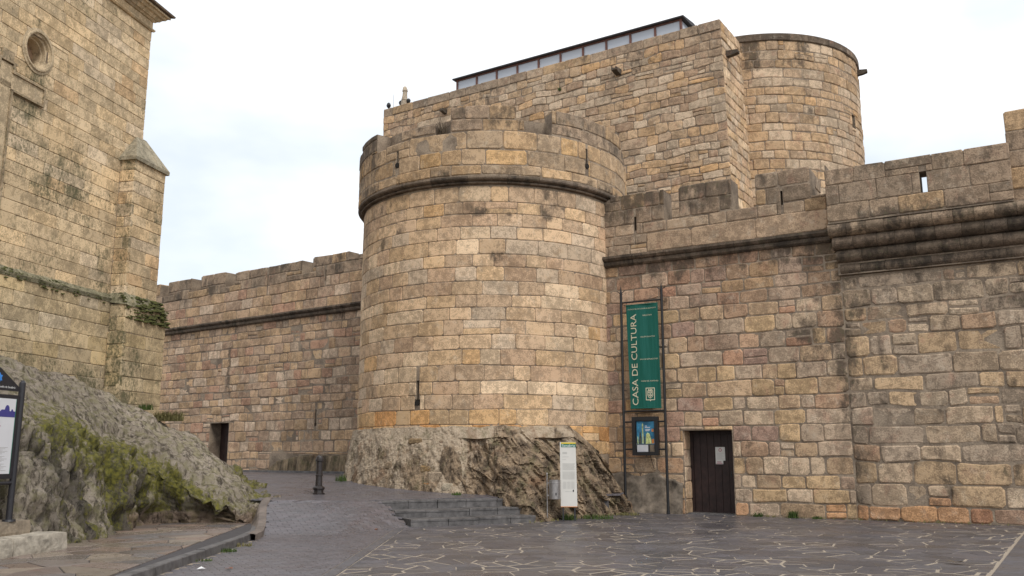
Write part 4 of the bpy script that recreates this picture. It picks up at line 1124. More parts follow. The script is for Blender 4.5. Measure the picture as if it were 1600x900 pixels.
# weathered ledges with moss
def ledge(name, F, pts_lo, pts_hi, mat, n=50, amp=.02, tint=(.2, .18, .12, .7)):
    """strip between two lines, roughened"""
    vs = []; k = 6
    for i in range(n + 1):
        a = i / n
        for j in range(k + 1):
            b = j / k
            lo = [pts_lo[0][q] + (pts_lo[1][q] - pts_lo[0][q]) * a for q in range(3)]; hi = [pts_hi[0][q] + (pts_hi[1][q] - pts_hi[0][q]) * a for q in range(3)]
            p = [lo[q] + (hi[q] - lo[q]) * b for q in range(3)]; e = amp * noise.fractal(Vector((p[0] * 4, p[1] * 6, b * 2)), .8, 2, 3)
            vs.append(F(p[0], p[1] + e, p[2] + e))
    fs = [(i * (k + 1) + j, (i + 1) * (k + 1) + j, (i + 1) * (k + 1) + j + 1, i * (k + 1) + j + 1) for i in range(n) for j in range(k)]
    return mesh(name, vs, fs, mat, church, tint)
ledge('ledge', FC, [(-.9, 5.64, .17), (CT, 5.64, .17)], [(-.9, 5.80, -.01), (CT, 5.80, -.01)], 'church_ashlar')
ledge('ledge', FC, [(-.9, 5.55, .14), (CT, 5.55, .14)], [(-.9, 5.645, .172), (CT, 5.645, .172)], 'church_ashlar', amp=.01)
ledge('ledge', FC, [(-.88, 5.46, .65), (1.02, 5.46, .65)], [(-.6, 5.82, .44), (.9, 5.82, .44)], 'church_ashlar', 16)
ledge('ledge', FC, [(1.02, 5.46, .65), (1.02, 5.55, .1)], [(.875, 5.8, .46), (.875, 5.8, -.02)], 'church_ashlar', 10)
# moss cushions along the ledge
def cushions(name, spots, mat, label, seed, parent=None):
    r = random.Random(seed); m = MB()
    for (P, rad) in spots:
        n = 9; c0 = r.uniform(0, 6)
        for k, (q, zz) in enumerate(((1, -.3), (.95, .15), (.6, .5), (.12, .68))):
            ring = [(P[0] + rad * q * math.cos(2 * math.pi * i / n) * (1 + .25 * math.sin(3 * i + c0)), P[1] + rad * q * math.sin(2 * math.pi * i / n) * (1 + .2 * math.cos(2 * i + c0)), P[2] + rad * zz * .7) for i in range(n)]
            if k == 0: base = len(m.v)
            m.add(ring, [])
        m.f += [(base + k * n + i, base + k * n + (i + 1) % n, base + (k + 1) * n + (i + 1) % n, base + (k + 1) * n + i) for k in range(3) for i in range(n)]
        m.f.append(tuple(base + 3 * n + i for i in range(n))); m.m += [0] * (3 * n + 1)
    o = m.build(name, mat, parent, smooth=True); tag(o, label, kind='stuff'); return o
r = random.Random(115); sp = []
for i in range(560):
    u = r.uniform(.5, CT) if i < 400 else r.uniform(-.9, 1.0)
    if i < 400 and r.random() < .45:
        hh = r.random() ** 2 * .28 * (.5 + max(0, nz(u, 0, 1.6, 8))); sp.append((FC(u, 5.60 - hh, .14), r.uniform(.025, .05)))
    elif i < 400: b = r.uniform(.1, 1); P = FC(u, 5.63 + .12 * b + .01, .15 - .13 * b); sp.append((P, r.uniform(.02, .05) * (.6 + max(0, nz(u, 0, 1.2, 3)) * 1.5)))
    else: b = r.uniform(-1.6, 1); P = FC(u, 5.46 + .32 * b * (1 if b > 0 else .7), .63 - (.2 * b if b > 0 else .03)); sp.append((P, r.uniform(.04, .085) * (1.3 if u < .5 else .7)))
cushions('moss', sp, 'moss', 'dark moss cushions on the ledge', 116, church)
# cap of the buttress
m = MB(); vs_ = [FC(BU1 + .07, 9.50, .52), FC(BU0 - .07, 9.50, .52), FC(BU0 - .07, 9.50, -.02), FC(BU1 + .07, 9.50, -.02),
      FC(BU1 + .07, 9.60, .53), FC(BU0 - .07, 9.60, .53), FC(BU0 - .07, 9.60, -.02), FC(BU1 + .07, 9.60, -.02), FC(.25, 10.45, -.02), FC(-.2, 10.45, -.02)]
m.add(vs_, [(0, 1, 5, 4), (1, 2, 6, 5), (3, 0, 4, 7), (4, 5, 9, 8), (5, 6, 9), (7, 4, 8), (0, 3, 2, 1)], cols=[(.27, .235, .17, .55)] * 10)
m.build('buttress_cap', 'church_ashlar', church, tint=True)
# oculus: stepped round moulding with a stone slab set deep inside
def ringf(prof, n=40):
    vs = []; fs = []
    for rr, d in [(a_ * .87, b_) for a_, b_ in prof]: vs += [FC(oc[0] + rr * math.cos(2 * math.pi * i / n), oc[1] + rr * 1.08 * math.sin(2 * math.pi * i / n), d) for i in range(n)]
    for k in range(len(prof) - 1): fs += [(k * n + i, (k + 1) * n + i, (k + 1) * n + (i + 1) % n, k * n + (i + 1) % n) for i in range(n)]
    return vs, fs
for prof in ([(.60, -.02), (.60, .022), (.54, .028)], [(.54, .03), (.52, .06), (.48, .06), (.47, .02)], [(.47, .02), (.44, .01), (.43, -.05), (.40, -.06)], [(.40, -.06), (.38, -.07), (.37, -.16), (.34, -.17), (.33, -.42)]):
    v, f = ringf(prof); mesh('window_ring', v, f, 'church_ashlar', church, (.37, .29, .19, .38))
v, f = ringf([(.34, -.40), (.12, -.40)]); mesh('window_slab', v, f, 'church_ashlar', church, (.30, .20, .13, .2))
v, f = ringf([(.12, -.40), (.11, -.6), (.005, -.6)]); mesh('window_hole', v, f, 'hole_shade', church)
# relief cross
m = MB()
cxu = 5.16
for (a, b, c, d) in ((cxu - .20, cxu + .20, 6.6, 10.0), (cxu - 1.2, cxu + 1.2, 9.86, 10.26), (cxu - .20, cxu + .20, 10.26, 10.42)):
    m.box(FC, a, b, c, d, -.02, .035)
m.c = [(.40, .31, .20, .3)] * len(m.v); m.build('relief_cross', 'church_ashlar', church, tint=True)
m = MB()
for (a, b, c, d) in ((cxu - .24, cxu - .19, 6.6, 9.85), (cxu + .19, cxu + .24, 6.6, 9.85), (cxu - 1.24, cxu - .19, 9.81, 9.86), (cxu + .19, cxu + 1.24, 9.81, 9.86), (cxu - 1.24, cxu - .19, 10.24, 10.29), (cxu + .19, cxu + 1.24, 10.24, 10.29), (cxu - 1.245, cxu - 1.195, 9.861, 10.239), (cxu + 1.195, cxu + 1.245, 9.861, 10.239), (cxu - .24, cxu - .19, 10.291, 10.45), (cxu + .19, cxu + .24, 10.291, 10.45), (cxu - .30, cxu + .30, 10.451, 10.50), (cxu - .17, cxu + .17, 10.501, 10.72)):
    m.box(FC, a, b, c, d, -.02, .075)
m.c = [(.30, .23, .15, .6)] * len(m.v); m.build('cross_moulding', 'church_ashlar', church, tint=True)
# eaves: frieze line, frieze and cornice running round the corner
def eave(prof, name, pal, gr, seed, mat='church_ashlar'):
    r = random.Random(seed)
    def P(u, z, d):   # mitred round the far corner
        return FC(u, z, d)
    u = -.0
    while u < CT:
        v = min(CT, u + 1.1 * r.uniform(.8, 1.2)); vs = []; n = len(prof); c = pick(pal, r)
        first = u == 0
        for x, mt in ((u, first), (v, False)):
            vs += [P((x - d) if mt else x + .004, z, d) for d, z in prof]
        fs = [(k, n + k, n + (k + 1) % n, (k + 1) % n) for k in range(n)] + [tuple(range(n)), tuple(range(2 * n - 1, n - 1, -1))]
        mesh(name, vs, fs, mat, church, (*c, gr)); u = v
eave([(-.1, 13.72), (.05, 13.72), (.08, 13.76), (.08, 13.79), (.04, 13.82), (-.1, 13.82)], 'string_course', 'church', .5, 121)
eave([(-.1, 13.82), (.02, 13.82), (.02, 14.02), (-.1, 14.02)], 'frieze_stone', 'church', .3, 122)
eave([(-.1, 14.02), (.06, 14.02), (.10, 14.06), (.14, 14.07), (.20, 14.14), (.26, 14.16), (.30, 14.22), (.36, 14.23), (.36, 14.29), (-.1, 14.29)], 'cornice_stone', 'church', .5, 123)
eave([(-5, 14.31), (.44, 14.31), (.46, 14.36), (-5, 16.8)], 'roof_slab', 'dark', .3, 124)

# ================================================================== ROCK OUTCROP
ST = [ # t, z at the church, crest d, crest z, foot d
 (14, 3.2, 2.4, .6, 3.2), (12.5, 4.5, 3.5, 2.2, 5.0), (8.6, 4.35, 3.6, 2.5, 5.0), (6.9, 4.15, 3.5, 2.15, 4.75), (5.6, 4.0, 3.5, 1.95, 4.3), (4.7, 3.9, 3.45, 1.72, 4.05), (3.75, 3.8, 3.35, 1.35, 3.95),
 (3.35, 3.70, 3.9, .95, 4.6), (3.05, 3.64, 4.9, .55, 5.95), (2.7, 3.60, 5.2, .52, 6.2), (2.2, 3.5, 5.3, .56, 6.25), (1.6, 3.42, 5.1, .60, 6.1), (.9, 3.3, 4.6, .62, 5.4), (.2, 3.1, 4.2, .75, 5.1), (-.5, 2.8, 3.5, .98, 4.7), (-1.2, 2.45, 2.6, 1.2, 4.2), (-2.0, 1.7, 1.8, .9, 3.3), (-3.0, .7, 1.2, .45, 2.4)]
def stn(t):
    S = sorted(ST)
    if t <= S[0][0]: return S[0][1:]
    for a, b in zip(S, S[1:]):
        if t <= b[0]:
            k = (t - a[0]) / (b[0] - a[0]); k = k * k * (3 - 2 * k) * .5 + k * .5
            return tuple(x + (y - x) * k for x, y in zip(a[1:], b[1:]))
    return S[-1][1:]
NI, NJ = 540, 150
base = []
for i in range(NI + 1):
    t_ = -3.0 + 17.0 * i / NI; zc, dc, zr, db = stn(t_)
    for j in range(NJ + 1):
        q = j / NJ
        if q < .12: k = q / .12; d = -1.0 + 1.0 * k; z = zc + .25 * (1 - k)
        elif q < .60: k = (q - .12) / .48; d = dc * k; z = zc + (zr - zc) * (k ** 1.05) + .12 * math.sin(math.pi * k)
        else: k = (q - .60) / .40; kk = k ** 1.3; d = dc + (db - dc) * (k ** .75); z = zr + (-.15 - zr) * kk
        base.append((t_, d, z, q))
W = NJ + 1
pts = [Vector(FC(b[0], b[2], b[1])) for b in base]
vs = []; cols = []
for i in range(NI + 1):
    for j in range(W):
        k = i * W + j; p = pts[k]
        du_ = pts[min(NI, i + 1) * W + j] - pts[max(0, i - 1) * W + j]; dv = pts[i * W + min(NJ, j + 1)] - pts[i * W + max(0, j - 1)]
        nn = du_.cross(dv)
        if nn.length < 1e-9: nn = Vector((0, 0, 1))
        nn.normalize()
        if nn.z < 0 and base[k][3] < .6: nn = -nn
        if nn.dot(Vector((.9, -.2, .3))) < 0: nn = -nn
        t_, d, z, q = base[k]; face = sm((q - .55) / .1)
        e = noise.fractal(p * .9, .9, 2.1, 5) * .20
        rg = lambda x: 1 - min(1, abs(noise.noise(x)) * 3.2)
        # slanting beds and cracks on the upper slope
        e -= (1 - face) * .12 * rg(Vector((t_ * 1.0 + d * .8, d * .30 + z * .3, 1.3))) ** 2
        e -= (1 - face) * .07 * rg(Vector((t_ * 2.6 + d * 1.9, d * .9, 6.3))) ** 2
        e += (1 - face) * noise.fractal(Vector((p.x * 5, p.y * 5, p.z * 7)), .8, 2.1, 4) * .028
        # vertical drips and ribs on the steep face
        ver = Vector((p.x * 4.2, p.y * 4.2, p.z * .75))
        e += face * (noise.fractal(ver, .7, 2.1, 4) * .17 - .15 * rg(ver * .8) ** 2 + noise.noise(Vector((p.x * 2, p.y * 2, p.z * 3.5))) * .06)
        e += noise.fractal(p * 9, .5, 2.2, 4) * (.010 + .018 * face)
        e -= face * .16 * band(t_, 4.0, 6.0, .6) * rg(Vector((t_ * 3.2, 0.3 * z, d * .6))) ** 2
        # undercut along the foot towards the tip
        e -= .22 * face * band(z, -.2, .45, .18) * band(t_, 3.2, 5.4, .5)
        v = p + nn * e
        vs.append(tuple(v))
        mv = .72 + .38 * max(-.8, min(1, 1.6 * nz(t_, d + z, .8, 2)))
        moss = .62 * face * (.85 + .5 * band(t_, 3.9, 7.6, .8)) * (.75 + .6 * noise.noise(Vector((t_ * 5.0, z * .3, 4)))) + 1.25 * max(0, 1 - abs(q - .60) / .20) * band(t_, 3.6, 9, 1.2) * (.75 + .5 * noise.noise(Vector((t_ * 3.5, d * .5, 9)))) + .6 * max(0, 1 - abs(q - .58) / .12) * band(t_, 0, 4, 1)
        moss *= mv * 1.25
        moss += .7 * max(0, 1 - abs(q - .14) / .06) * band(t_, -1.5, .8, .4) + .30 * band(t_, -3, -.7, .8) + .16
        if z < .45 and face > .9 and t_ < 5: moss *= .4
        red = band(z, .0, .40, .15) * face * (t_ < 5.2) * .8
        drk = .62 * face * band(t_, 3.6, 7.8, .8) * max(0, min(1, .5 + 2.5 * noise.noise(Vector((t_ * 4.5, z * .5, 1)))))
        pw = .45 * band(t_, .6, 2.2, .8) * band(d, .6, 4.2, .6) * (.5 + .8 * max(0, nz(t_ * 2.5, d * .6, 1.5, 3)))
        pw -= drk * (1 - .6 * min(1, red)); k_ = 1 + pw
        c = (k_ * (1 - .22 * red), k_ * (1 - .36 * red), 1.02 * k_ * (1 - .42 * red))
        cols.append((*c, max(0, min(1, moss))))
fs = [(i * W + j, i * W + j + 1, (i + 1) * W + j + 1, (i + 1) * W + j) for i in range(NI) for j in range(NJ)]
outcrop = mesh('rock_outcrop', vs, fs, 'outcrop_rock', None, cols, smooth=True)
tag(outcrop, 'mossy grey rock outcrop that the church is built on', kind='structure')

# ================================================================== SIGN ON ITS BLOCKS (left edge)
EL = (.208, .978); NL = (.978, -.208)
def FLb(O): return lambda u, z, d: (O[0] + EL[0] * u + NL[0] * d, O[1] + EL[1] * u + NL[1] * d, z)
pl = thing('stone_plinth', (-7.6, 13.2, PZ), 'stepped plinth of rough pale stone blocks under the town map board', 'plinth')
Fp = FLb((-7.07, 14.6)); r = random.Random(131)
def block(u0, u1, z0, z1, d0, d1, mat, F, amp=.02, colr=None):
    nu, nz_, nd = max(2, int((u1 - u0) / .1)), 4, max(2, int((d1 - d0) / .14)); vs = []; fs = []; ix = {}
    def V(i, j, k):
        if (i, j, k) not in ix:
            u = u0 + (u1 - u0) * i / nu; z = z0 + (z1 - z0) * j / nz_; d = d0 + (d1 - d0) * k / nd
            edge = (i in (0, nu)) + (j in (0, nz_)) + (k in (0, nd)); sh = .014 * (edge - 1) if edge > 1 else 0
            p = Vector(F(u, z, d)); c0 = Vector(F((u0 + u1) / 2, (z0 + z1) / 2, (d0 + d1) / 2)); e = amp * noise.fractal(p * 5, .8, 2, 3)
            p += (c0 - p).normalized() * (sh - e); ix[i, j, k] = len(vs); vs.append(tuple(p))
        return ix[i, j, k]
    for i in range(nu):
        for j in range(nz_):
            fs.append((V(i, j, nd), V(i + 1, j, nd), V(i + 1, j + 1, nd), V(i, j + 1, nd))); fs.append((V(i, j, 0), V(i, j + 1, 0), V(i + 1, j + 1, 0), V(i + 1, j, 0)))
    for i in range(nu):
        for k in range(nd):
            fs.append((V(i, nz_, k), V(i, nz_, k + 1), V(i + 1, nz_, k + 1), V(i + 1, nz_, k))); fs.append((V(i, 0, k), V(i + 1, 0, k), V(i + 1, 0, k + 1), V(i, 0, k + 1)))
    for j in range(nz_):
        for k in range(nd):
            fs.append((V(nu, j, k), V(nu, j + 1, k), V(nu, j + 1, k + 1), V(nu, j, k + 1))); fs.append((V(0, j, k), V(0, j, k + 1), V(0, j + 1, k + 1), V(0, j + 1, k)))
    return mesh('block', vs, fs, mat, pl)
block(-1.16, 0, PZ - .03, .39, -.85, 0, 'pale_block', Fp); block(-2.4, -1.18, PZ - .03, .385, -.85, .01, 'pale_block', Fp); block(-3.8, -2.42, PZ - .03, .39, -.85, 0, 'pale_block', Fp)
simple('brown_block', (.23, .185, .135), .85, var=.45, scale=6, bd=.03, bs=.9)
block(-1.6, -.42, .37, .60, -1.0, -.36, 'brown_block', Fp); block(-3.0, -1.62, .37, .60, -1.0, -.35, 'brown_block', Fp)

bx = thing('town_map_sign', (-7.75, 13.45, .6), 'black framed town map board with a pointed top and blue emblem, on the stone plinth', 'sign')
Fo = FLb((-7.67, 13.9))      # u = 0 at the right-hand post, negative towards the camera
for u in (0, -.98):
    m = MB(); m.tube(Fo(u, .60, 0), Fo(u, 2.70, 0), .047, n=16); m.tube(Fo(u, 2.70, 0), Fo(u, 2.74, 0), .047, .02, n=16); p_ = m.build('post', 'sign_black', bx, smooth=False)
    m = MB(); m.tube(Fo(u, .595, 0), Fo(u, .625, 0), .10, .09, n=16); m.build('base_plate', 'sign_black', p_)
m = MB(); m.box(Fo, -.94, -.045, 1.235, 2.50, -.03, .022); pn_ = m.build('panel_frame', 'sign_black', bx)
m = MB(); m.tube(Fo(-.95, 1.17, 0), Fo(-.03, 1.17, 0), .026, n=12); m.build('rail', 'sign_black', bx)
m = MB(); m.prism(Fo, [(-.95, 2.56), (-.03, 2.56), (-.03, 2.60), (-.49, 2.90), (-.95, 2.60)], -.012, .012); gb = m.build('gable_panel', 'sign_black', bx)
m = MB(); m.box(Fo, -.865, -.12, 1.31, 2.44, .02, .026); mp = m.build('map_sheet', 'map_panel', pn_)
# sheet print: skyline, town outline, lines of text
m = MB(); sk = [(-.86, 2.16), (-.125, 2.16), (-.125, 2.25), (-.16, 2.25), (-.18, 2.28), (-.20, 2.28), (-.21, 2.25), (-.24, 2.25), (-.25, 2.31), (-.275, 2.34), (-.305, 2.34), (-.33, 2.31), (-.34, 2.27), (-.40, 2.27), (-.43, 2.24), (-.46, 2.28), (-.49, 2.24), (-.50, 2.25), (-.53, 2.29), (-.545, 2.31), (-.55, 2.40), (-.56, 2.31), (-.59, 2.28), (-.66, 2.29), (-.70, 2.33), (-.74, 2.26), (-.86, 2.24)]
m.prism(Fo, sk, .0262, .0282); m.build('skyline_print', 'navy_ink', mp)
m = MB(); r = random.Random(5)
for (cx_, cz_, rx, rz) in ((-.60, 1.99, .17, .12), (-.60, 1.80, .15, .065)):
    n = 26; pr = None
    for i in range(n + 1):
        a = 2 * math.pi * i / n; k = 1 + .18 * math.sin(5 * a) + .08 * math.sin(11 * a); q = (cx_ + rx * k * math.cos(a), cz_ + rz * k * math.sin(a))
        if pr: m.tube(Fo(pr[0], pr[1], .027), Fo(q[0], q[1], .027), .007, n=5)
        pr = q
m.build('town_outline_print', 'crimson_ink', mp)
m = MB()
for i in range(19):
    z = 1.70 - i * .019
    if i in (6, 12): continue
    m.box(Fo, -.82 + .01 * (i % 2), -.20 - .05 * ((i * 7) % 3), z, z + .006, .0262, .0275)
m.build('text_print', 'grey_ink', mp)
m = MB(); m.box(Fo, -.122, -.112, 1.31, 2.44, .0205, .0268); m.build('green_edge', 'green_ink', mp)
for (u, s_) in ((0, 1),):
    m = MB(); c0 = (-.49, 2.745)
    for i in range(12):
        a = math.pi * i / 6; b = math.pi * (i + 1) / 6; ra = .062 if i % 2 else .038; rb2 = .038 if i % 2 else .062
        m.prism(Fo, [c0, (c0[0] + ra * math.cos(a), c0[1] + 1.3 * ra * math.sin(a)), (c0[0] + rb2 * math.cos(b), c0[1] + 1.3 * rb2 * math.sin(b))], .0122, .015)
    m.build('blue_emblem', 'blue_ink', gb)
text(gb, Fo, 'Ayuntamiento de Puebla de Sanabria', -.49, 2.60, .0145, .045, 'white_ink', align='CENTER', width=None)

# ================================================================== BOLLARD
bz = ground(-4.76, 22.5)
bol = thing('bollard', (-4.80, 22.5, bz), 'black cast iron bollard standing alone on the grey paving before the left wall', 'bollard')
B0 = (-4.80, 22.5, bz)
m = MB(); m.lathe(B0, [(.155, -.01), (.155, .03), (.125, .04), (.12, .10), (.135, .11), (.150, .13), (.150, .165), (.125, .185), (.105, .20)], 8); m.build('base', 'bollard_iron', bol)
m = MB(); m.lathe(B0, [(.088, .19), (.080, .44), (.092, .45), (.092, .475), (.080, .485), (.076, .80)], 20); m.build('shaft', 'bollard_iron', bol)
m = MB(); m.lathe(B0, [(.076, .795), (.104, .81), (.104, .86), (.095, .87), (.092, .895), (.075, .925), (.040, .945), (.01, .95)], 20); m.build('cap', 'bollard_iron', bol)

# ================================================================== TOURIST PANEL AND LITTER BIN
FX = lambda u, z, d: (u, 22.3 - d, z)
tp = thing('tourist_sign', (1.40, 22.3, 0), 'slim white upright tourist panel with yellow and green top, in front of the tower rock', 'sign')
m = MB(); m.prism(FX, [(1.195, .35), (1.60, .35), (1.575, 1.90), (1.185, 1.90)], 0, .07); pb = m.build('panel', 'white_panel', tp)
m = MB(); m.box(FX, 1.215, 1.575, 1.855, 1.893, .0705, .074); m.build('yellow_strip', 'yellow_ink', pb)
m = MB(); m.box(FX, 1.215, 1.575, 1.775, 1.853, .0705, .074); m.build('green_strip', 'green_ink', pb)
text(pb, FX, 'Sanabria', 1.235, 1.788, .0752, .082, 'white_ink', width=.32)
m = MB(); m.box(FX, 1.197, 1.60, .335, .350, .0, .072); m.build('orange_edge', 'orange_ink', pb)
m = MB()
for a, b, c, d in ((1.245, 1.36, 1.61, 1.66), (1.245, 1.40, 1.535, 1.548), (1.245, 1.33, 1.47, 1.482)): m.box(FX, a, b, c, d, .0705, .073)
for i in range(7): m.box(FX, 1.245, 1.55 - .01 * (i % 3), 1.37 - i * .024, 1.382 - i * .024, .0705, .073)
for i in range(8): m.box(FX, 1.245, 1.55 - .012 * (i % 2), 1.17 - i * .024, 1.182 - i * .024, .0705, .073)
for c_ in range(3):
    for i in range(8): m.box(FX, 1.255 + c_ * .10, 1.335 + c_ * .10, .93 - i * .022, .939 - i * .022, .0705, .073)
m.box(FX, 1.30, 1.46, .70, .712, .0705, .073)
m.build('text_print', 'pale_grey_ink', pb)
m = MB(); m.prism(FX, [(1.49, .695), (1.515, .695), (1.522, .74), (1.502, .755), (1.486, .73)], .0705, .073); m.build('small_mark', 'sign_black', pb)
for u in (1.235, 1.52):
    m = MB(); m.box(FX, u, u + .035, -.01, .35, .01, .05); m.build('leg', 'sign_black', tp)

lb = thing('litter_bin', (.92, 22.25, 0), 'small round steel litter bin hung on a thin post beside the white tourist panel', 'bin')
m = MB(); m.tube((.86, 22.2, 0), (.86, 22.2, 1.13), .016, n=12); m.tube((.86, 22.2, 1.13), (.86, 22.2, 1.16), .02, .01, n=12); po = m.build('post', 'steel', lb)
m = MB(); m.lathe((.86, 22.2, 0), [(.045, 0), (.045, .012), (.02, .03)], 14); m.build('foot', 'steel', po)
c0 = (1.045, 22.2, 0); n = 28; rr = .145
v = []; f = []
for (ra, z) in ((rr - .012, .52), (rr, .535), (rr, .60), (rr + .004, .605), (rr, .61), (rr, .90), (rr + .004, .905), (rr + .004, .925), (rr, .93), (rr, .985), (rr - .008, .985), (rr - .008, .54)):
    v += [(c0[0] + ra * math.cos(2 * math.pi * i / n), c0[1] + ra * math.sin(2 * math.pi * i / n), z) for i in range(n)]
for k in range(11): f += [(k * n + i, k * n + (i + 1) % n, (k + 1) * n + (i + 1) % n, (k + 1) * n + i) for i in range(n)]
f.append(tuple(range(n - 1, -1, -1))); f.append(tuple(11 * n + i for i in range(n)))
bk = mesh('bucket', v, f, 'steel', lb)
m = MB(); m.box(lambda u, z, d: (u, 22.2 - d, z), .865, .91, .90, .93, -.02, .02); m.box(lambda u, z, d: (u, 22.2 - d, z), .865, .91, .60, .63, -.02, .02); m.build('bracket', 'steel', lb)
m = MB(); m.box(lambda u, z, d: (u, 22.2 - d, z), 1.055, 1.085, .62, .68, .13, .150); m.build('lock', 'sign_black', bk)

# ================================================================== BANNER FRAME, BANNER, POSTER CASE
PD = .30
fr = thing('iron_stand', FA(1.05, 0, PD), 'tall black iron frame of two spiked poles, left of the door', 'frame')
for u in (.42, 1.67):
    m = MB(); m.tube(FA(u, 0, PD), FA(u, 6.22, PD), .040, n=10); pp = m.build('pole', 'black_iron', fr)
    m = MB(); m.tube(FA(u, 6.22, PD), FA(u, 6.44, PD), .034, .003, n=8); m.tube(FA(u - .13, 6.29, PD), FA(u, 6.20, PD), .010, n=6); m.tube(FA(u, 6.20, PD), FA(u + .13, 6.29, PD), .010, n=6); m.tube(FA(u, 6.20, PD - .1), FA(u, 6.20, PD + .1), .010, n=6)
    m.build('spike', 'black_iron', pp)
    m = MB(); m.tube(FA(u, 0, PD), FA(u, .10, PD), .05, n=10); m.build('foot', 'black_iron', pp)
    m = MB()
    for z in (5.9, 3.4, 1.2): m.tube(FA(u, z, PD), FA(u, z, .02), .010, n=6)
    m.build('wall_tie', 'black_iron', pp)
for z, rr in ((5.93, .026), (2.80, .026)):
    m = MB(); m.tube(FA(.42, z, PD), FA(1.67, z, PD), rr, n=8); m.build('cross_bar', 'black_iron', fr)
for z in (2.50, 1.74):
    for a, b in ((.42, .69), (1.45, 1.67)):
        m = MB(); m.tube(FA(a, z, PD), FA(b, z, PD), .024, n=8); m.build('cross_bar', 'black_iron', fr)
# banner
def bw(u, z): return PD + .012 * math.sin((u - .5) * 9 + z * .8) + .008 * noise.noise(Vector((u * 3, z * 1.2, 0)))
bn = thing('banner', FA(1.06, 2.87, PD), 'tall green cloth banner reading CASA DE CULTURA, hung in the black iron frame', 'banner')
def edge(z):
    k = (z - 2.88) / 2.96; return .64 + (.565 - .64) * k, 1.565 + (1.55 - 1.565) * k
NU, NV = 14, 40; vs = []
for j in range(NV + 1):
    z = 2.88 + 2.96 * j / NV; a, b = edge(z)
    for i in range(NU + 1): u = a + (b - a) * i / NU; vs.append(FA(u, z, bw(u, z)))
nb = len(vs); vs += [(x - NA[0] * .004, y - NA[1] * .004, z) for x, y, z in vs]
fs = []
for j in range(NV):
    for i in range(NU):
        k = j * (NU + 1) + i; q = (k, k + 1, k + NU + 2, k + NU + 1); fs.append(q); fs.append(tuple(nb + w for w in reversed(q)))
cl = mesh('cloth', vs, fs, 'banner_cloth', bn, smooth=True)
Fb = lambda u, z, d: FA(u, z, bw(u, z) + d)
for z in (5.84, 2.88):
    m = MB(); a, b = edge(z); m.tube(FA(a, z, PD), FA(b, z, PD), .016, n=8); m.build('hem_rod', 'banner_cloth', bn)
m = MB()
for z in (5.84, 2.88):
    a, b = edge(z)
    for u in (a + .03, b - .03): m.tube(FA(u, z, PD), FA(u, z + (.09 if z > 4 else -.08), PD), .005, n=5)
m.build('tie', 'black_iron', bn)
text(cl, Fb, 'CASA DE CULTURA', .885, 2.97, .006, .262, 'cream_ink', vertical=True, width=2.60, split=True)
text(cl, Fb, 'CASTILLO DE LOS CONDES DE BENAVENTE', 1.06, 5.70, .006, .044, 'cream_ink', align='CENTER')
text(cl, Fb, 'BIBLIOTECA', 1.22, 5.50, .006, .052, 'cream_ink', align='CENTER')
text(cl, Fb, 'SALÓN DE ACTOS', 1.22, 4.88, .006, .052, 'cream_ink', align='CENTER')
text(cl, Fb, 'SALA DE EXPOSICIONES', 1.24, 4.24, .006, .050, 'cream_ink', align='CENTER')
text(cl, Fb, 'TORRE DEL HOMENAJE', 1.24, 3.84 - .22, .006, .050, 'cream_ink', align='CENTER')
# crest in a frame
m = MB(); cu_, cz_ = 1.25, 3.27
for (a, b, c, d) in ((-.13, .13, .155, .175), (-.13, .13, -.175, -.155), (-.13, -.112, -.155, .155), (.112, .13, -.155, .155)): m.box(Fb, cu_ + a, cu_ + b, cz_ + c, cz_ + d, .004, .007)
sh = [(-.075, .09), (-.075, -.04), (-.05, -.09), (0, -.125), (.05, -.09), (.075, -.04), (.075, .09)]
for (p_, q_) in zip(sh, sh[1:] + sh[:1]): m.tube(Fb(cu_ + p_[0], cz_ + p_[1], .006), Fb(cu_ + q_[0], cz_ + q_[1], .006), .007, n=5)
for (a, b, c, d) in ((-.07, .07, -.012, .003), (-.007, .007, -.11, .088), (-.055, -.02, .03, .07), (.02, .055, .03, .07), (-.05, -.02, -.065, -.03), (.02, .05, -.065, -.03), (-.06, .06, .100, .112), (-.055, -.035, .112, .140), (-.010, .010, .112, .145), (.035, .055, .112, .140), (-.012, .012, -.20, -.178)): m.box(Fb, cu_ + a, cu_ + b, cz_ + c, cz_ + d, .004, .0075)
m.build('crest', 'cream_ink', cl)
# poster case
pc = thing('poster_case', FA(1.07, 1.57, PD), 'black poster case with bright city poster, in the iron frame under the banner', 'display case')
m = MB()
for (a, b, c, d) in ((.68, .79, 1.57, 2.64), (1.35, 1.46, 1.57, 2.64), (.79, 1.35, 1.57, 1.66), (.79, 1.35, 2.53, 2.64)): m.box(FA, a, b, c, d, PD - .06, PD + .05)
m.build('frame', 'black_iron', pc)
m = MB(); m.box(FA, .78, 1.36, 1.65, 2.54, PD - .05, PD + .0); m.build('backboard', 'sign_black', pc)
m = MB(); m.box(FA, .81, 1.33, 1.88, 2.51, PD + .001, PD + .005); ps = m.build('poster', 'sky_ink', pc)
m = MB(); m.prism(FA, [(.97, 1.90), (1.01, 1.90), (1.005, 2.30), (1.01, 2.42), (.99, 2.47), (.97, 2.42)], PD + .0052, PD + .007); m.prism(FA, [(1.07, 1.89), (1.24, 1.89), (1.23, 2.05), (1.19, 2.17), (1.13, 2.20), (1.09, 2.15), (1.08, 2.03)], PD + .0052, PD + .007); m.prism(FA, [(.82, 1.89), (.86, 1.89), (.85, 2.08), (.83, 2.1)], PD + .0052, PD + .007)
m.build('pale_towers_print', 'tower_ink', ps)
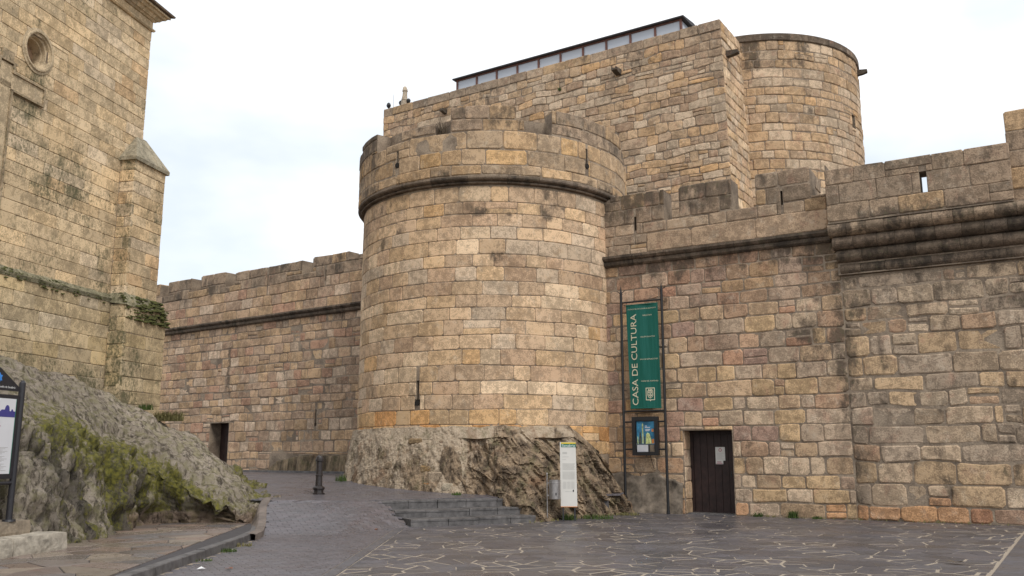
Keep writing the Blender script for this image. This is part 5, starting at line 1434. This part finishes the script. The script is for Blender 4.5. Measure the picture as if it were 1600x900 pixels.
m = MB(); m.prism(FA, [(.87, 1.89), (.955, 1.89), (.95, 2.10), (.925, 2.22), (.90, 2.23), (.88, 2.10)], PD + .0052, PD + .007); m.prism(FA, [(1.02, 1.89), (1.065, 1.89), (1.06, 2.08), (1.03, 2.10)], PD + .0052, PD + .007); m.build('dark_towers_print', 'dusk_ink', ps)
m = MB(); m.box(FA, 1.25, 1.32, 1.90, 2.02, PD + .0052, PD + .007); m.box(FA, 1.255, 1.315, 2.22, 2.30, PD + .0052, PD + .007); m.build('orange_print', 'orange_ink', ps)
m = MB()
for a, c, w_ in ((1.06, 2.37, .06), (1.06, 2.33, .15), (1.07, 2.27, .14), (1.07, 2.24, .12)): m.box(FA, a, a + w_, c, c + .022, PD + .0052, PD + .007)
m.build('title_print', 'map_panel', ps)
m = MB(); m.box(FA, .81, 1.14, 1.67, 1.865, PD + .001, PD + .005); m.build('leaflet', 'map_panel', pc)
m = MB(); m.box(FA, 1.19, 1.32, 1.67, 1.865, PD + .001, PD + .004); m.build('card', 'brown_block', pc)
t = NT('case_glass'); t.fin((1, 1, 1), .05, None, .5); t.b.inputs['Transmission Weight'].default_value = 1.0; t.b.inputs['IOR'].default_value = 1.02
m = MB(); m.box(FA, .79, 1.35, 1.66, 2.53, PD + .030, PD + .034); m.build('glass', 'case_glass', pc)
m = MB(); m.tube(FA(1.19, 1.57, PD), FA(1.19, 1.22, .04), .008, n=6); m.build('cable', 'black_iron', pc)

# ================================================================== PLANTS AND LITTER
def tuft(name, P, n, h, spread, mat, seed, label, cat='plant', group=None, lean=.5):
    r = random.Random(seed); m = MB()
    for i in range(n):
        a = r.uniform(0, 2 * math.pi); d = spread * math.sqrt(r.random()); x, y = P[0] + d * math.cos(a), P[1] + d * math.sin(a) * .6
        L = h * r.uniform(.45, 1.1); la = r.uniform(0, 2 * math.pi); k = r.uniform(.1, lean); w = r.uniform(.004, .009) * (1 + h)
        dx, dy = math.cos(la), math.sin(la); px, py = -dy * w, dx * w
        z0 = P[2] - .02
        pts_ = [(0, 0), (k * .35 * L, L * .6), (k * L, L * .92)]
        v = [(x - px, y - py, z0), (x + px, y + py, z0), (x + dx * pts_[1][0] - px * .8, y + dy * pts_[1][0] - py * .8, z0 + pts_[1][1]), (x + dx * pts_[1][0] + px * .8, y + dy * pts_[1][0] + py * .8, z0 + pts_[1][1]), (x + dx * pts_[2][0], y + dy * pts_[2][0], z0 + pts_[2][1])]
        m.add(v, [(0, 1, 3, 2), (2, 3, 4)])
    return tag(m.build(name, mat), label, cat, group)
fa = lambda u, d=.06, z=0: (*FA(u, 0, d)[:2], z)
tuft('grass_tuft', fa(4.05), 90, .16, .13, 'grass_green', 1, 'low grass tuft at the wall foot, first one right of the plank door')
tuft('grass_tuft', fa(4.95), 130, .24, .12, 'grass_green', 2, 'tallest grass tuft along the foot of the right-hand wall')
tuft('grass_tuft', fa(5.55), 70, .12, .14, 'grass_green', 3, 'small flat grass tuft at the wall foot under the dark seam of the wall')
tuft('grass_tuft', (1.42, 22.62, 0), 160, .20, .18, 'grass_green', 4, 'grass tuft behind the legs of the white tourist panel')
tuft('grass_tuft', (2.15, 23.0, 0), 260, .16, .42, 'grass_green', 5, 'broad grass clump at the rock foot just right of the white tourist panel')
tuft('grass_tuft', (3.1, 24.3, 0.02), 150, .10, .30, 'dry_grass', 6, 'short dry grass between the poles of the banner frame')
tuft('grass_tuft', (-4.70, 14.0, 0), 110, .07, .14, 'grass_green', 7, 'low green weed at the kerb foot nearest the camera')
tuft('grass_tuft', (-4.74, 15.3, 0), 150, .10, .16, 'grass_green', 8, 'largest green weed along the kerb foot, the middle one')
tuft('grass_tuft', (-4.77, 16.2, 0), 120, .10, .20, 'dry_grass', 9, 'yellowish weed at the kerb foot farthest from the camera')
P = FC(-.75, 2.85, .95); tuft('grass_clump', (P[0], P[1], 2.52), 420, .32, .42, 'dry_grass', 10, 'hanging dry grass clump on the rock below the church buttress', lean=1.1)
P = FC(.15, 2.95, .85); tuft('grass_clump', (P[0], P[1], 2.78), 120, .20, .2, 'grass_green', 11, 'small green grass clump at the foot of the church buttress', lean=.9)
P = FP(D(-18.5), 10.72, -.1); tuft('dead_plant', P, 70, .42, .14, 'twig', 12, 'dry twiggy plant growing on the broken tower parapet', lean=.9)
P = FP(D(-13.5), 11.44, -.1); tuft('small_weed', (P[0], P[1], 11.45), 25, .14, .06, 'twig', 16, 'tiny dark weed on top of the tower parapet block')
tuft('grass_tuft', (-4.95, 26.2, .82), 110, .26, .16, 'grass_green', 13, 'dark green weed where the tower rock meets the sett path')
P = FP(D(-5), 0, 0); tuft('grass_tuft', (-1.42, 23.15, .58), 90, .12, .12, 'grass_green', 14, 'small green weed at the rock foot above the top step')
P = FK(8.1, 18.9, .05); tuft('wall_weed', P, 50, .22, .10, 'grass_green', 15, 'small green weed growing out of the keep wall')
# thin growth and grit gathered along the foot of the right wall and the tower rock
r = random.Random(77); m = MB()
for i in range(260):
    if r.random() < .6: u = r.uniform(2.0, 13) if r.random() < .9 else 1; P = FA(u, 0, r.uniform(.03, .12))
    else:
        an = r.uniform(8, 45); q = lerp_t(RB, an) + r.uniform(-.05, .12); P = (TC[0] + q * math.sin(an * dg), TC[1] - q * math.cos(an * dg), 0)
    if 2.0 < (P[0] - OA[0]) * EA[0] + (P[1] - OA[1]) * EA[1] < 3.5 and (P[0] - OA[0]) * NA[0] + (P[1] - OA[1]) * NA[1] < .3: continue
    s_ = r.uniform(.010, .035)
    if r.random() < .5:
        v = [(P[0] + s_ * math.cos(a) * r.uniform(.6, 1), P[1] + s_ * math.sin(a) * r.uniform(.6, 1), .004) for a in (0, 1.3, 2.5, 3.8, 5)] + [(P[0], P[1], s_ * .8)]
        m.add(v, [(k, (k + 1) % 5, 5) for k in range(5)], 0)
    else:
        for b in range(6):
            a = r.uniform(0, 6.28); h_ = r.uniform(.03, .09); w_ = .006
            m.add([(P[0] - w_, P[1], 0), (P[0] + w_, P[1], 0), (P[0] + h_ * .5 * math.cos(a), P[1] + h_ * .5 * math.sin(a), h_)], [(0, 1, 2)], 1)
tag(m.build('ground_litter', ['earth', 'dry_grass']), 'grit and thin dry grass along the foot of the right wall and rock', kind='stuff')
# scraps
sc_ = MB(); sc_.add([(-4.42, 12.9, .02), (-4.33, 12.88, .035), (-4.31, 12.96, .018), (-4.40, 12.98, .04), (-4.36, 12.93, .055)], [(0, 1, 4), (1, 2, 4), (2, 3, 4), (3, 0, 4)])
tag(sc_.build('paper_scrap', 'white_ink'), 'crumpled white paper scrap on the setts beside the kerb', 'litter')
def leaf(P, s, seed, label, mat='leaf_brown'):
    r = random.Random(seed); a = r.uniform(0, 6); n = 8; v = [(P[0], P[1], P[2] + s * .1)]
    for i in range(n):
        q = 2 * math.pi * i / n; l_ = s * (1.25 if i % 4 == 0 else .7 + .2 * (i % 2)); v.append((P[0] + l_ * math.cos(q + a), P[1] + l_ * math.sin(q + a), P[2] + r.uniform(0, .35) * s))
    tag(mesh('fallen_leaf', v, [(0, 1 + i, 1 + (i + 1) % n) for i in range(n)], mat), label, 'leaf', 'leaves fallen on the paving')
leaf((-3.98, 12.95, .02), .05, 1, 'orange-brown fallen leaf on the setts right of the paper scrap')
leaf((6.55, 13.6, .03), .10, 2, 'big dark curled leaf on the crazy paving at lower right', 'twig')
leaf((-2.9, 19.5, .03), .05, 3, 'small brown leaf on the path in front of the steps')
